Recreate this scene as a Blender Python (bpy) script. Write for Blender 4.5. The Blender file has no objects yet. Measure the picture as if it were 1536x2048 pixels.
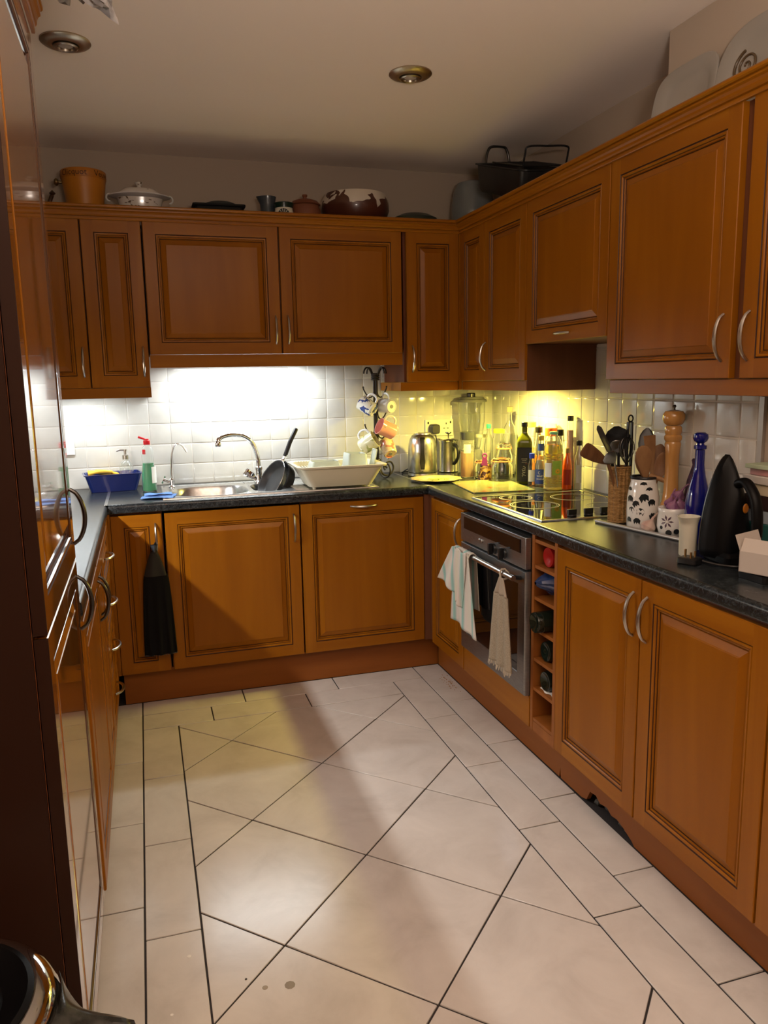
import bpy, bmesh, math, random
from mathutils import Vector, Matrix
S = bpy.context.scene
COL = S.collection
random.seed(7)
PI = math.pi

# ------------------------------------------------------------------ camera
cam_d = bpy.data.cameras.new('camera'); cam = bpy.data.objects.new('camera', cam_d); COL.objects.link(cam)
yaw, pitch, roll = .2977, -.1689, -.0183
fw = Vector((math.sin(yaw)*math.cos(pitch), math.cos(yaw)*math.cos(pitch), math.sin(pitch)))
rt = Vector((math.cos(yaw), -math.sin(yaw), 0)); up = rt.cross(fw)
r2 = rt*math.cos(roll)+up*math.sin(roll); u2 = -rt*math.sin(roll)+up*math.cos(roll)
M = Matrix((r2, u2, -fw)).transposed().to_4x4(); M.translation = Vector((0, 0, 1.4277))
cam.matrix_world = M
cam_d.sensor_fit = 'VERTICAL'; cam_d.sensor_height = 36; cam_d.lens = 1555.1/2048*36
cam_d.clip_start = .02
S.camera = cam
# ------------------------------------------------------------------ world, lamps, exposure
w = bpy.data.worlds.new('world'); S.world = w; w.use_nodes = True
w.node_tree.nodes['Background'].inputs[0].default_value = (1, .85, .7, 1)
w.node_tree.nodes['Background'].inputs[1].default_value = .02
S.view_settings.view_transform = 'Standard'; S.view_settings.look = 'None'
S.view_settings.gamma = 1; S.view_settings.use_curve_mapping = False
S.view_settings.exposure = 1.2

def area(name, loc, sx, sy, power, col, rot=(0, 0, 0), spread=PI):
    l = bpy.data.lights.new(name, 'AREA'); l.shape = 'RECTANGLE'; l.size = sx; l.size_y = sy
    l.energy = power; l.color = col; l.spread = spread
    o = bpy.data.objects.new(name, l); COL.objects.link(o); o.location = loc; o.rotation_euler = rot
    return o
area('sink_strip_light', (.5, 3.925, 1.500), .66, .03, 3.5, (.90, .97, 1))
area('corner_spot_light', (1.665, 3.45, 1.368), .035, .05, 9.0, (1, .80, .14))
area('left_strip_light', (-.58, 2.75, 1.368), .03, .5, 11.0, (1, .95, .88))
area('left_back_light', (-.30, 3.90, 1.368), .3, .03, .9, (.9, .97, 1))
area('added_ceiling_fill', (.3, -.1, 1.65), .30, .30, 36.0, (1, .83, .70), (PI, 0, 0))  # unseen fill light added near the camera to brighten the ceiling

# ------------------------------------------------------------------ materials
def lin(c):
    return tuple(((v/255+.055)/1.055)**2.4 if v/255 > .04045 else v/255/12.92 for v in c)
def mat(name, col, rough=.5, metal=0, spec=.5, coat=0, coat_r=.1, trans=0, ior=1.45, emit=None, es=0, bump=None, aniso=None):
    m = bpy.data.materials.new(name); m.use_nodes = True
    b = m.node_tree.nodes['Principled BSDF']; I = b.inputs
    I['Base Color'].default_value = (*col, 1); I['Roughness'].default_value = rough; I['Metallic'].default_value = metal
    I['Specular IOR Level'].default_value = spec; I['Coat Weight'].default_value = coat; I['Coat Roughness'].default_value = coat_r
    I['Transmission Weight'].default_value = trans; I['IOR'].default_value = ior
    if emit: I['Emission Color'].default_value = (*emit, 1); I['Emission Strength'].default_value = es
    if bump:
        sc, st = bump
        nt = m.node_tree; g = nt.nodes.new('ShaderNodeNewGeometry'); n = nt.nodes.new('ShaderNodeTexNoise'); bp = nt.nodes.new('ShaderNodeBump')
        n.inputs['Scale'].default_value = sc; bp.inputs['Strength'].default_value = st; bp.inputs['Distance'].default_value = .002
        nt.links.new(g.outputs['Position'], n.inputs['Vector']); nt.links.new(n.outputs['Fac'], bp.inputs['Height']); nt.links.new(bp.outputs[0], I['Normal'])
    return m
def noisemat(name, stops, scale, rough=.5, stretch=(1, 1, 1), detail=4, coat=0, spec=.5, metal=0, bump=0, obj=False, dist=0, rr=None, coat_r=.1, nrough=.5):
    m = mat(name, (1, 1, 1), rough, metal, spec, coat, coat_r); nt = m.node_tree; I = nt.nodes['Principled BSDF'].inputs
    if obj: g = nt.nodes.new('ShaderNodeTexCoord'); src = g.outputs['Object']
    else: g = nt.nodes.new('ShaderNodeNewGeometry'); src = g.outputs['Position']
    mp = nt.nodes.new('ShaderNodeMapping'); mp.inputs['Scale'].default_value = stretch
    n = nt.nodes.new('ShaderNodeTexNoise'); n.inputs['Scale'].default_value = scale; n.inputs['Detail'].default_value = detail; n.inputs['Distortion'].default_value = dist
    n.inputs['Roughness'].default_value = nrough
    r = nt.nodes.new('ShaderNodeValToRGB'); el = r.color_ramp.elements
    while len(el) < len(stops): el.new(.5)
    for e, (p, c) in zip(el, stops): e.position = p; e.color = (*c, 1)
    L = nt.links.new
    L(src, mp.inputs['Vector']); L(mp.outputs[0], n.inputs['Vector']); L(n.outputs['Fac'], r.inputs['Fac']); L(r.outputs[0], I['Base Color'])
    if bump:
        bp = nt.nodes.new('ShaderNodeBump'); bp.inputs['Strength'].default_value = bump; bp.inputs['Distance'].default_value = .002
        L(n.outputs['Fac'], bp.inputs['Height']); L(bp.outputs[0], I['Normal'])
    return m
WA, WB, WC = (.245, .078, .0022), (.285, .096, .003), (.33, .120, .005)
wst = [(.3, WA), (.52, WB), (.72, WC)]
M_ = {}
M_['wood_v'] = noisemat('honey_wood_vertical', wst, 1, .34, (16, 16, 1.1), 5, coat=.07, coat_r=.18, spec=.22, dist=.6)
M_['wood_h'] = noisemat('honey_wood_horizontal', wst, 1, .34, (1.1, 1.1, 16), 5, coat=.07, coat_r=.18, spec=.22, dist=.6)
M_['panel'] = noisemat('honey_wood_panel', [(.25, (.225, .071, .002)), (.5, (.265, .087, .0028)), (.8, (.315, .110, .0045))], 1, .34, (9, 9, .8), 4, coat=.07, coat_r=.18, spec=.22, dist=.8)
M_['gloss_v'] = noisemat('polished_wood_vertical', wst, 1, .2, (16, 16, 1.1), 5, coat=1, coat_r=.04, spec=.5)
M_['gloss_shade'] = mat('shade_toned_moulding', (.07, .022, .003), .22, coat=1, coat_r=.05)  # bead colour darkened to paint out the light the moulding would catch
M_['glaze'] = mat('dark_groove_glaze', (.045, .012, .004), .5)
M_['plinth'] = noisemat('plinth_board_wood', [(.3, (.21, .062, .009)), (.7, (.27, .085, .013))], 1, .45, (2, 2, 14), 4, spec=.3)
M_['darkwood'] = noisemat('dark_brown_panel', [(.3, (.13, .045, .018)), (.7, (.17, .06, .025))], 1, .5, (14, 14, 1), 4)
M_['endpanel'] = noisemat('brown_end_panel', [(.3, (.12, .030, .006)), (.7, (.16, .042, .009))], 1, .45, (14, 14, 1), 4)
M_['shade_paint'] = mat('painted_shade_board', (.022, .007, .003), .5, spec=.2)  # shade put into the colour: the cupboard's unlit end in near-black
M_['inner'] = noisemat('rack_wood', [(.3, (.23, .072, .010)), (.7, (.30, .098, .015))], 1, .5, (2, 14, 14), 3)
M_['nickel'] = mat('brushed_nickel', (.55, .53, .50), .28, 1)
M_['darkmetal'] = mat('dark_nickel', (.10, .095, .09), .3, 1)
M_['steel'] = noisemat('brushed_steel', [(.3, (.50, .50, .49)), (.7, (.66, .66, .65))], 60, .27, (1, 1, 1), 3, metal=1)
M_['oven'] = noisemat('oven_steel', [(.3, (.29, .30, .31)), (.7, (.35, .36, .37))], 40, .38, (1, 1, 6), 3, metal=1)
M_['chrome'] = mat('chrome', (.8, .8, .8), .06, 1)
M_['black'] = mat('black_plastic', (.008, .008, .009), .35)
M_['blackmatt'] = mat('matt_black', (.006, .006, .006), .8)
M_['blackglass'] = mat('black_glass', (.006, .006, .007), .03, 0, .8)
M_['iron_wire'] = mat('wrought_iron', (.03, .024, .02), .45, .3)
M_['white'] = mat('white_paint', (.78, .76, .72), .4)
M_['cream'] = mat('cream_glaze', (.75, .71, .58), .2, coat=.5)
M_['porcelain'] = mat('white_porcelain', (.74, .74, .72), .12, coat=.5)
M_['glass'] = mat('clear_glass', (.97, .99, .97), .01, trans=1, ior=1.42)
M_['worktop'] = noisemat('dark_speckled_laminate', [(.40, (.006, .008, .010)), (.52, (.016, .020, .024)), (.62, (.055, .066, .072)), (.76, (.20, .23, .24))], 70, .26, (1, 1, 1), 10, spec=.55, bump=.03, nrough=.8, dist=1.2)
M_['tile'] = noisemat('cream_wall_tile', [(.3, (.54, .53, .49)), (.7, (.62, .61, .57))], 9, .1, (1, 1, 1), 3, coat=.3, bump=.35)
M_['grout'] = mat('pale_grout', (.62, .59, .54), .9)
M_['floor_tile'] = noisemat('pale_stone_floor_tile', [(.25, (.52, .480, .445)), (.5, (.62, .58, .545)), (.75, (.69, .65, .61))], 5, .22, (1, 1, 1), 9, spec=.5, bump=.05, nrough=.62, dist=.5)
M_['floor_grout'] = mat('dark_floor_grout', (.035, .030, .030), .9)
M_['wall'] = mat('beige_wall_paint', (.44, .365, .29), .85)
M_['ceil'] = mat('ceiling_paint', (.90, .81, .73), .85, bump=(6, .15))

# ------------------------------------------------------------------ mesh helpers
class MB:
    def __init__(s): s.v = []; s.f = []; s.m = []; s.T = Matrix.Identity(4)
    def add(s, vs, fs, m=0):
        n = len(s.v); s.v += [tuple(s.T @ Vector(p)) for p in vs]
        for f in fs: s.f.append([i+n for i in f]); s.m.append(m)
        return s
    def box(s, a, b, m=0):
        x0, y0, z0 = [min(p, q) for p, q in zip(a, b)]; x1, y1, z1 = [max(p, q) for p, q in zip(a, b)]
        return s.add([(x0, y0, z0), (x1, y0, z0), (x1, y1, z0), (x0, y1, z0), (x0, y0, z1), (x1, y0, z1), (x1, y1, z1), (x0, y1, z1)],
                     [(0, 3, 2, 1), (4, 5, 6, 7), (0, 1, 5, 4), (1, 2, 6, 5), (2, 3, 7, 6), (3, 0, 4, 7)], m)
    def rings(s, rs, m=0, close=False, cap0=True, cap1=True):
        n = len(rs[0]); vs = [p for r in rs for p in r]; fs = []
        k = len(rs)
        for i in range(k if close else k-1):
            a, b = i*n, ((i+1) % k)*n
            for j in range(n):
                j2 = (j+1) % n; fs.append((a+j, a+j2, b+j2, b+j))
        if not close:
            if cap0: fs.append(tuple(range(n))[::-1])
            if cap1: fs.append(tuple(range((k-1)*n, k*n)))
        return s.add(vs, fs, m)
    def lathe(s, prof, m=0, seg=28, c=(0, 0, 0), cap0=True, cap1=True, sq=None):
        rs = []
        for r, z in prof:
            ring = []
            for j in range(seg):
                a = 2*PI*j/seg; q = 1
                if sq: q = 1/((abs(math.cos(a))**sq+abs(math.sin(a))**sq)**(1/sq))
                ring.append((c[0]+max(r, 1e-5)*q*math.cos(a), c[1]+max(r, 1e-5)*q*math.sin(a), c[2]+z))
            rs.append(ring)
        return s.rings(rs, m, False, cap0, cap1)
    def tube(s, pts, r, m=0, seg=8, flat=1.0, closed=False):
        P = [Vector(p) for p in pts]; n = len(P); rs = []
        R = r if callable(r) else (lambda t: r)
        prev = None
        for i in range(n):
            if closed: t = (P[(i+1) % n]-P[i-1]).normalized()
            else: t = (P[min(i+1, n-1)]-P[max(i-1, 0)]).normalized()
            if prev is None:
                a = Vector((0, 0, 1)) if abs(t.z) < .9 else Vector((1, 0, 0)); u = t.cross(a).normalized()
            else: u = (prev-t*prev.dot(t)).normalized()
            prev = u; v = t.cross(u); rr = R(i/(n-1))
            rs.append([tuple(P[i]+(u*math.cos(2*PI*k/seg)+v*math.sin(2*PI*k/seg)*flat)*rr) for k in range(seg)])
        return s.rings(rs, m, closed)
    def prism(s, poly, z0, z1, m=0, axis='z'):
        f = {'z': lambda p, z: (p[0], p[1], z), 'y': lambda p, z: (p[0], z, p[1]), 'x': lambda p, z: (z, p[0], p[1])}[axis]
        return s.rings([[f(p, z0) for p in poly], [f(p, z1) for p in poly]], m)
    def grid(s, fn, nu, nv, m=0):
        vs = [fn(i/nu, j/nv) for i in range(nu+1) for j in range(nv+1)]
        fs = [(i*(nv+1)+j, (i+1)*(nv+1)+j, (i+1)*(nv+1)+j+1, i*(nv+1)+j+1) for i in range(nu) for j in range(nv)]
        return s.add(vs, fs, m)
    def build(s, name, mats, parent=None, bev=0, seg=2, solid=0, sub=0, ang=38, kind=None):
        if not isinstance(mats, (list, tuple)): mats = [mats]
        me = bpy.data.meshes.new(name); bm = bmesh.new()
        vs = [bm.verts.new(p) for p in s.v]; bm.verts.ensure_lookup_table()
        for f, mi in zip(s.f, s.m):
            try: fc = bm.faces.new([vs[i] for i in f]); fc.material_index = mi; fc.smooth = True
            except ValueError: pass
        bmesh.ops.recalc_face_normals(bm, faces=bm.faces)
        for e in bm.edges:
            if len(e.link_faces) == 2 and e.calc_face_angle(0) > math.radians(ang): e.smooth = False
        bm.to_mesh(me); bm.free()
        for q in mats: me.materials.append(M_[q] if isinstance(q, str) else q)
        o = bpy.data.objects.new(name, me); COL.objects.link(o)
        if parent: o.parent = parent
        if solid:
            d = o.modifiers.new('solid', 'SOLIDIFY'); d.thickness = solid; d.offset = 0
        if sub:
            d = o.modifiers.new('sub', 'SUBSURF'); d.levels = sub; d.render_levels = sub
        if bev:
            d = o.modifiers.new('bev', 'BEVEL'); d.width = bev; d.segments = seg; d.limit_method = 'ANGLE'; d.angle_limit = .6
        if kind: o['kind'] = kind
        return o
def tag(o, label, cat, group=None):
    o['label'] = label; o['category'] = cat
    if group: o['group'] = group
    return o
def thing(name, label, cat, loc=(0, 0, 0), rz=0, group=None, rot=None):
    o = bpy.data.objects.new(name, None); COL.objects.link(o); o.location = loc; o.rotation_euler = rot or (0, 0, rz)
    o.empty_display_size = .05
    return tag(o, label, cat, group)
def arc(c, r, a0, a1, n, plane='xz'):
    out = []
    for i in range(n+1):
        a = a0+(a1-a0)*i/n; u, v = r*math.cos(a), r*math.sin(a)
        out.append({'xz': (c[0]+u, c[1], c[2]+v), 'yz': (c[0], c[1]+u, c[2]+v), 'xy': (c[0]+u, c[1]+v, c[2])}[plane])
    return out
def smoothpts(P, n=6):
    P = [Vector(p) for p in P]; out = []
    for i in range(len(P)-1):
        p0 = P[max(i-1, 0)]; p1 = P[i]; p2 = P[i+1]; p3 = P[min(i+2, len(P)-1)]
        for k in range(n):
            t = k/n
            out.append(.5*((2*p1)+(-p0+p2)*t+(2*p0-5*p1+4*p2-p3)*t*t+(-p0+3*p1-3*p2+p3)*t**3))
    out.append(P[-1]); return [tuple(p) for p in out]
def struct(o): o['kind'] = 'structure'; return o
def text_mb(body, size, fn, depth=.0006):
    """flat letters mapped by fn(x, y, h) to 3D; real thin raised print"""
    c = bpy.data.curves.new('t', 'FONT'); c.body = body; c.size = size; c.align_x = 'CENTER'; c.resolution_u = 2
    o = bpy.data.objects.new('t', c); COL.objects.link(o)
    bpy.context.view_layer.update()
    me = o.to_mesh(); mb = MB()
    mb.add([fn(v.co.x, v.co.y, depth) for v in me.vertices], [tuple(p.vertices) for p in me.polygons])
    o.to_mesh_clear(); bpy.data.objects.remove(o); bpy.data.curves.remove(c)
    return mb

# ------------------------------------------------------------------ room
ZT = .922; YW = 4.07; XW = 1.905; XL = -.80; ZC = 2.50; YB = -2.4; XP = 1.68; YP = 2.29
def wallbox(name, a, b, m='wall'): return struct(MB().box(a, b).build(name, m))
fl = wallbox('floor', (XL, YB, -.10), (XW, YW, -.004), 'floor_grout')
wb = wallbox('wall_back', (XL-.1, YW, -.1), (XW+.1, YW+.1, ZC+.1))
wr = wallbox('wall_right', (XW, YB, -.1), (XW+.1, YW, ZC+.1))
wl = wallbox('wall_left', (XL-.1, YB, -.1), (XL, YW, ZC+.1))
wallbox('wall_front', (XL-.1, YB-.1, -.1), (XW+.1, YB, ZC+.1))
cl = wallbox('ceiling', (XL-.1, YB-.1, ZC), (XW+.1, YW+.1, ZC+.1), 'ceil')
pil = wallbox('wall_pier', (XP, 1.50, ZT+.001), (XW-.001, YP, ZC-.001))
# floor tiles -------------------------------------------------------------
G = .0050
def clip(poly, nx, ny, d):      # keep nx*x+ny*y <= d
    out = []
    for i in range(len(poly)):
        a, b = poly[i], poly[(i+1) % len(poly)]; da = nx*a[0]+ny*a[1]-d; db = nx*b[0]+ny*b[1]-d
        if da <= 0: out.append(a)
        if (da < 0 < db) or (db < 0 < da):
            t = da/(da-db); out.append((a[0]+(b[0]-a[0])*t, a[1]+(b[1]-a[1])*t))
    return out
def ftile(poly):
    ar = abs(sum(poly[i][0]*poly[(i+1) % len(poly)][1]-poly[(i+1) % len(poly)][0]*poly[i][1] for i in range(len(poly))))/2
    if len(poly) < 3 or ar < 4e-4: return
    mb = MB(); z = random.uniform(-.0004, .0004)
    mb.prism(poly, -.0045, 0+z)
    o = mb.build('floor_tile', 'floor_tile', fl, bev=.0012, seg=1)
def rtile(x0, x1, y0, y1): ftile([(x0+G/2, y0+G/2), (x1-G/2, y0+G/2), (x1-G/2, y1-G/2), (x0+G/2, y1-G/2)])
XI0, XI1, YI1 = .0615, 1.064, 3.220
XM0, XM1, YM1 = -.083, 1.214, 3.372
XO0, XO1, YO1 = -.225, 1.352, 3.519
h = .3045; cx0, cy0 = .260, 1.785; YN = -.25
for i in range(-3, 6):
    for j in range(-9, 7):
        if (i+j) % 2 == 0: continue
        cx, cy = cx0+i*h, cy0+j*h; q = h-G*.7
        p = [(cx-q, cy), (cx, cy-q), (cx+q, cy), (cx, cy+q)]
        for c in ((-1, 0, -(XI0+G/2)), (1, 0, XI1-G/2), (0, 1, YI1-G/2), (0, -1, -YN)): p = clip(p, *c) if p else p
        if p: ftile(p)
def strip_y(x0, x1, ys):
    for a, b in zip(ys[:-1], ys[1:]): rtile(x0, x1, a, b)
strip_y(XM0, XI0, [YN, .18, .613, 1.045, 1.48, 1.916, 2.353, 2.785, YI1])
strip_y(XO0, XM0, [YN, .32, .752, 1.19, 1.62, 2.055, 2.493, 2.936, YM1])
strip_y(XI1, XM1, [YN, .32, .752, 1.19, 1.625, 2.06, 2.49, 2.931, YM1])
strip_y(XM1, XO1, [YN, .03, .46, .895, 1.329, 1.762, 2.198, 2.63, 3.06, YO1])
for a, b in zip([XM0, .209, .637], [.209, .637, 1.064]): rtile(a, b, YI1, YM1)
for a, b in zip([XO0, XM0, .364, .799], [XM0, .364, .799, XM1]): rtile(a, b, YM1, YO1)
# wall tiles --------------------------------------------------------------
def wtile_mesh(wx, wz):
    mb = MB(); t = .005; c = .004
    ring = lambda i, d: [(i, -d, i), (wx-i, -d, i), (wx-i, -d, wz-i), (i, -d, wz-i)]
    mb.rings([ring(0, 0), ring(0, t-.0015), ring(.0012, t-.0004), ring(c, t)])
    return mb
def wtile(parent, loc, rz, wx, wz, cache={}):
    k = (round(wx, 4), round(wz, 4))
    if k in cache: o = cache[k].copy(); COL.objects.link(o); o.parent = parent
    else: o = cache[k] = wtile_mesh(wx, wz).build('wall_tile', 'tile', parent)
    o.location = loc; o.rotation_euler = (random.uniform(-.004, .004), 0, rz+random.uniform(-.006, .006))
def tilefield(parent, u0, u1, off, px, z0, z1, pz, place, g=.003):
    k = math.floor((u0-off)/px)
    while off+k*px < u1-.004:
        a, b = max(u0, off+k*px), min(u1, off+(k+1)*px); k += 1
        if b-a < .012: continue
        z = z0
        while z < z1-.004:
            c = min(z1, z+pz)
            if c-z > .012: place(a+g/2, z+g/2, b-a-g, c-z-g)
            z += pz
struct_g = MB().box((XL, YW-.0055, .9), (XW, YW-.0002, 1.56)).build('grout_bed', 'grout', wb)
MB().box((XW-.0055, YP, .9), (XW-.0002, YW-.003, 1.56)).build('grout_bed', 'grout', wr)
MB().box((XP-.0050, 1.80, .9), (XP-.0002, YP, 1.45)).build('grout_bed', 'grout', pil)
MB().box((XP-.003, YP-.0002, .9), (XW-.003, YP+.003, 1.45)).build('grout_bed', 'grout', pil)
tilefield(wb, -.62, XW-.004, .032, .1009, .921, 1.545, .1025, lambda u, z, a, b: wtile(wb, (u, YW-.002, z), 0, a, b))
tilefield(wr, YP+.004, YW-.012, 2.600, .1033, .921, 1.55, .1025, lambda u, z, a, b: wtile(wr, (XW-.002, u+a, z), -PI/2, a, b))
tilefield(pil, 1.81, YP, 1.880, .1020, .921, 1.44, .1055, lambda u, z, a, b: wtile(pil, (XP-.002, u+a, z), -PI/2, a, b), g=.0045)

# ------------------------------------------------------------------ cabinet fronts
def frame(axis, plane, u0):
    """matrix: local x = along door, y = out of the door, z = up.  axis: 'b' fronts face -y, 'r' face -x, 'l' face +x"""
    if axis == 'b': m = Matrix(((1, 0, 0), (0, -1, 0), (0, 0, 1)))
    elif axis == 'r': m = Matrix(((0, -1, 0), (-1, 0, 0), (0, 0, 1)))   # local x -> -y , out -> -x
    else: m = Matrix(((0, 1, 0), (1, 0, 0), (0, 0, 1)))
    m = m.to_4x4()
    m.translation = {'b': Vector((u0, plane, 0)), 'r': Vector((plane, u0, 0)), 'l': Vector((plane, u0, 0))}[axis]
    return m
TH = .021
def door(parent, T, W, z0, z1, fw_=.052, name='door', mats=('wood_v', 'wood_h', 'glaze', 'panel'), handle=None, hm='nickel', bow=.028, span=.128):
    """T frame with y=0 at the door's FRONT plane"""
    mb = MB(); mb.T = T; f = fw_; e = .002
    rr = lambda i, d: [(i, d, z0+i), (W-i, d, z0+i), (W-i, d, z1-i), (i, d, z1-i)]
    mb.rings([rr(0, -TH), rr(0, -e), rr(e, 0)], 0, cap0=True, cap1=False)
    # stiles full height, rails between
    mb.add([(e, 0, z0+e), (f, 0, z0+e), (f, 0, z1-e), (e, 0, z1-e)], [(0, 1, 2, 3)], 0)
    mb.add([(W-f, 0, z0+e), (W-e, 0, z0+e), (W-e, 0, z1-e), (W-f, 0, z1-e)], [(0, 1, 2, 3)], 0)
    mb.add([(f, -.0002, z0+e), (W-f, -.0002, z0+e), (W-f, -.0002, z0+f), (f, -.0002, z0+f)], [(0, 1, 2, 3)], 1)
    mb.add([(f, -.0002, z1-f), (W-f, -.0002, z1-f), (W-f, -.0002, z1-e), (f, -.0002, z1-e)], [(0, 1, 2, 3)], 1)
    # moulding: bead, step, stained groove
    prof = [(0, 0, 0), (.0015, -.003, 2), (.003, -.0035, 2), (.005, -.0005, 0), (.009, -.0012, 0), (.0115, -.0045, 0), (.0125, -.0075, 2), (.0145, -.0075, 0), (.017, -.006, 0), (.0185, -.0095, 0), (.0195, -.0125, 2), (.0225, -.0125, 2)]
    for (a, da, _), (b, db, mi) in zip(prof[:-1], prof[1:]):
        mb.rings([rr(f+a, da), rr(f+b, db)], 4 if (mi == 0 and len(mats) > 4) else mi, cap0=False, cap1=False)
    d = mb.build(name, list(mats), parent, ang=25)
    p = MB(); p.T = T; i = f+.0205
    p.rings([rr(i, -.016), rr(i, -.0115), rr(i+.002, -.0095), rr(i+.021, -.0035), rr(i+.0225, -.002), rr(i+.024, -.0016)], 0)
    p.build('door_panel', mats[3], d, ang=12)
    if handle:
        u, z, ori = handle; hb = MB(); hb.T = T; s = span/2; N = 14; pts = []
        for k in range(N+1):
            t = -1+2*k/N; o = bow*(1-t*t)**.62*1.0+.0005
            pts.append((u, o, z+t*s) if ori == 'v' else (u+t*s, o, z))
        hb.tube(pts, lambda t: .0042+.0016*math.sin(PI*t), 0, 8)
        hb.build('handle', hm, d)
    return d
def cabinet(name, label, cat, loc, group=None): return thing(name, label, cat, loc, 0, group)
def rel(T, loc):
    m = T.copy(); m.translation = T.translation-Vector(loc); return m
def unit(name, label, cat, axis, plane, u0, W, zc0, zc1, depth, doors, carc='endpanel', cat_group=None, open_front=False, inset=.001):
    """doors: list of (u offset, width, z0, z1, handle)"""
    T = frame(axis, plane, u0); base = T @ Vector((W/2, -.2, 0)); loc = Vector((base.x, base.y, zc0))
    t = thing(name, label, cat, loc, 0, cat_group)
    Tr = rel(T, loc)
    mb = MB(); mb.T = Tr; mb.box((inset, -TH-.002, zc0), (W-inset, -depth, zc1 if name != 'sink_cabinet' else .735)); mb.build('carcass', carc, t)
    for (du, dw, z0, z1, hd, *kw) in doors:
        Td = Tr @ Matrix.Translation((du, 0, 0))
        door(t, Td, dw, z0, z1, handle=hd, **(kw[0] if kw else {}))
    return t, Tr
YC, YU, XC, XU = 3.467, 3.709, 1.284, 1.555
ZB, ZD = .157, .870; ZUB, ZUT = 1.413, 2.128
CB = ZT-.040   # underside of worktops
# back base run
unit('base_cabinet', 'narrow wooden base cabinet left of the sink with black towel hung on its handle', 'cabinet', 'b', YC, -.160, .215, ZB-.004, CB-.001, .58,
     [(.001, .210, ZB, ZD, (.183, .765, 'v'))])
unit('sink_cabinet', 'wide wooden base cabinet under the sink, upright handle at its top right', 'cabinet', 'b', YC, .060, .602, ZB-.004, CB-.001, .40,
     [(.004, .595, ZB, ZD, (.568, .765, 'v'))])
unit('dishwasher_cabinet', 'wide wooden base door right of the sink with a horizontal handle on its top rail', 'cabinet', 'b', YC, .665, .600, ZB-.004, CB-.001, .55,
     [(.001, .597, ZB, ZD, (.299, .847, 'h'))])
tag(MB().prism([(1.266, YC+.004), (XC+.016, YC+.004), (XC+.016, 3.420), (XC+.058, 3.420), (XC+.058, 3.515), (1.266, 3.515)], ZB-.004, CB-.001).build('corner_post', 'darkwood'),
    'dark wooden corner post where back and right base cabinets meet', 'post')
# right base run (local x runs towards the camera)
unit('base_cabinet', 'narrow wooden corner base cabinet left of the oven with one bow handle', 'cabinet', 'r', XC, 3.418, .388, ZB-.004, CB-.001, .55,
     [(.001, .384, ZB, ZD, (.355, .765, 'v'))])
unit('base_cabinet', 'wooden base cabinet right of the wine rack, handle on its right edge', 'cabinet', 'r', XC, 2.236, .458, ZB-.004, CB-.001, .56,
     [(.001, .453, ZB, ZD, (.425, .765, 'v'))])
unit('base_cabinet', 'wooden base cabinet at the right picture edge, handle on its left edge', 'cabinet', 'r', XC, 1.777, .472, ZB-.004, CB-.001, .56,
     [(.001, .466, ZB, ZD, (.028, .765, 'v'))])
unit('base_cabinet', 'wooden base cabinet nearest the camera on the right, mostly outside the picture', 'cabinet', 'r', XC, 1.304, .60, ZB-.004, CB-.001, .56,
     [(.001, .595, ZB, ZD, (.57, .765, 'v'))])
# plinths
def board(name, label, mb, m='plinth', **k): return tag(mb.build(name, m, **k), label, 'plinth')
board('plinth', 'brown plinth board below the sink cabinets', MB().box((-.155, 3.519, 0.001), (1.352, 3.535, ZB-.006)), bev=.001)
nt = [(3.517, .001), (3.517, ZB-.006), (.70, ZB-.006), (.70, .001), (1.86, .001), (1.875, .012), (1.92, .030), (1.955, .038), (1.985, .034), (2.01, .048), (2.05, .040), (2.075, .055), (2.11, .050), (2.13, .012), (2.16, .004), (2.30, .003), (2.305, .04), (2.312, .003), (2.6, .001)]
board('plinth', 'brown plinth board of the right run with a broken hole at the floor', MB().prism(nt, 1.353, 1.369, axis='x'))
mb = MB()
for k in range(26):
    y = random.uniform(1.88, 2.12); r = random.uniform(.006, .02); x = random.uniform(1.383, 1.43)
    mb.T = Matrix.Translation((x, y, r*.6)) @ Matrix.Rotation(random.uniform(0, 6), 4, 'Z') @ Matrix.Rotation(random.uniform(-.3, .3), 4, 'X')
    mb.lathe([(r*.7, -r*.5), (r, -r*.1), (r*.8, r*.4), (r*.3, r*.6)], 0, 6)
o = mb.build('rubble', noisemat('grey_rubble', [(.3, (.03, .03, .028)), (.7, (.13, .13, .12))], 60, .9)); o['kind'] = 'stuff'; tag(o, 'dark grey rubble behind the broken hole in the right plinth', 'rubble')

# ------------------------------------------------------------------ worktops
def worktop_profile(t=.040, r=.014):
    z1 = ZT; z0 = ZT-t; pts = []
    for k in range(7):
        a = PI/2*k/6; pts.append((r-r*math.sin(a), z1-r+r*math.cos(a)))
    for k in range(5):
        a = PI/2*k/4; pts.append((.006-.006*math.cos(a), z0+.006-.006*math.sin(a)))
    return pts          # (inset from the front, z) from top to bottom
def worktop(name, label, axis, plane, u0, u1, back, hole=None):
    pr = [(p[0], p[1]) for p in worktop_profile()]
    loop = [(back, ZT)]+pr+[(back, ZT-.040)]
    def P(u, d, z): return {'b': (u, plane+d, z), 'r': (plane+d, u, z), 'l': (plane-d, u, z)}[axis]
    mb = MB()
    segs = [(u0, u1)]
    if hole:
        a, b, d0, d1 = hole      # rectangular cutout: front strip, back strip, two ends
        mb.rings([[P(u, d, z) for d, z in [(d0, ZT)]+pr+[(d0, ZT-.04)]] for u in (a, b)])
        mb.rings([[P(u, d, z) for d, z in [(back, ZT), (d1, ZT), (d1, ZT-.04), (back, ZT-.04)]] for u in (a, b)])
        segs = [(u0, a), (b, u1)]
    for a, b in segs: mb.rings([[P(u, d, z) for d, z in loop] for u in (a, b)])
    return tag(mb.build(name, 'worktop', ang=30), label, 'worktop')
YK, XK, XLK = 3.455, 1.279, -.166
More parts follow.
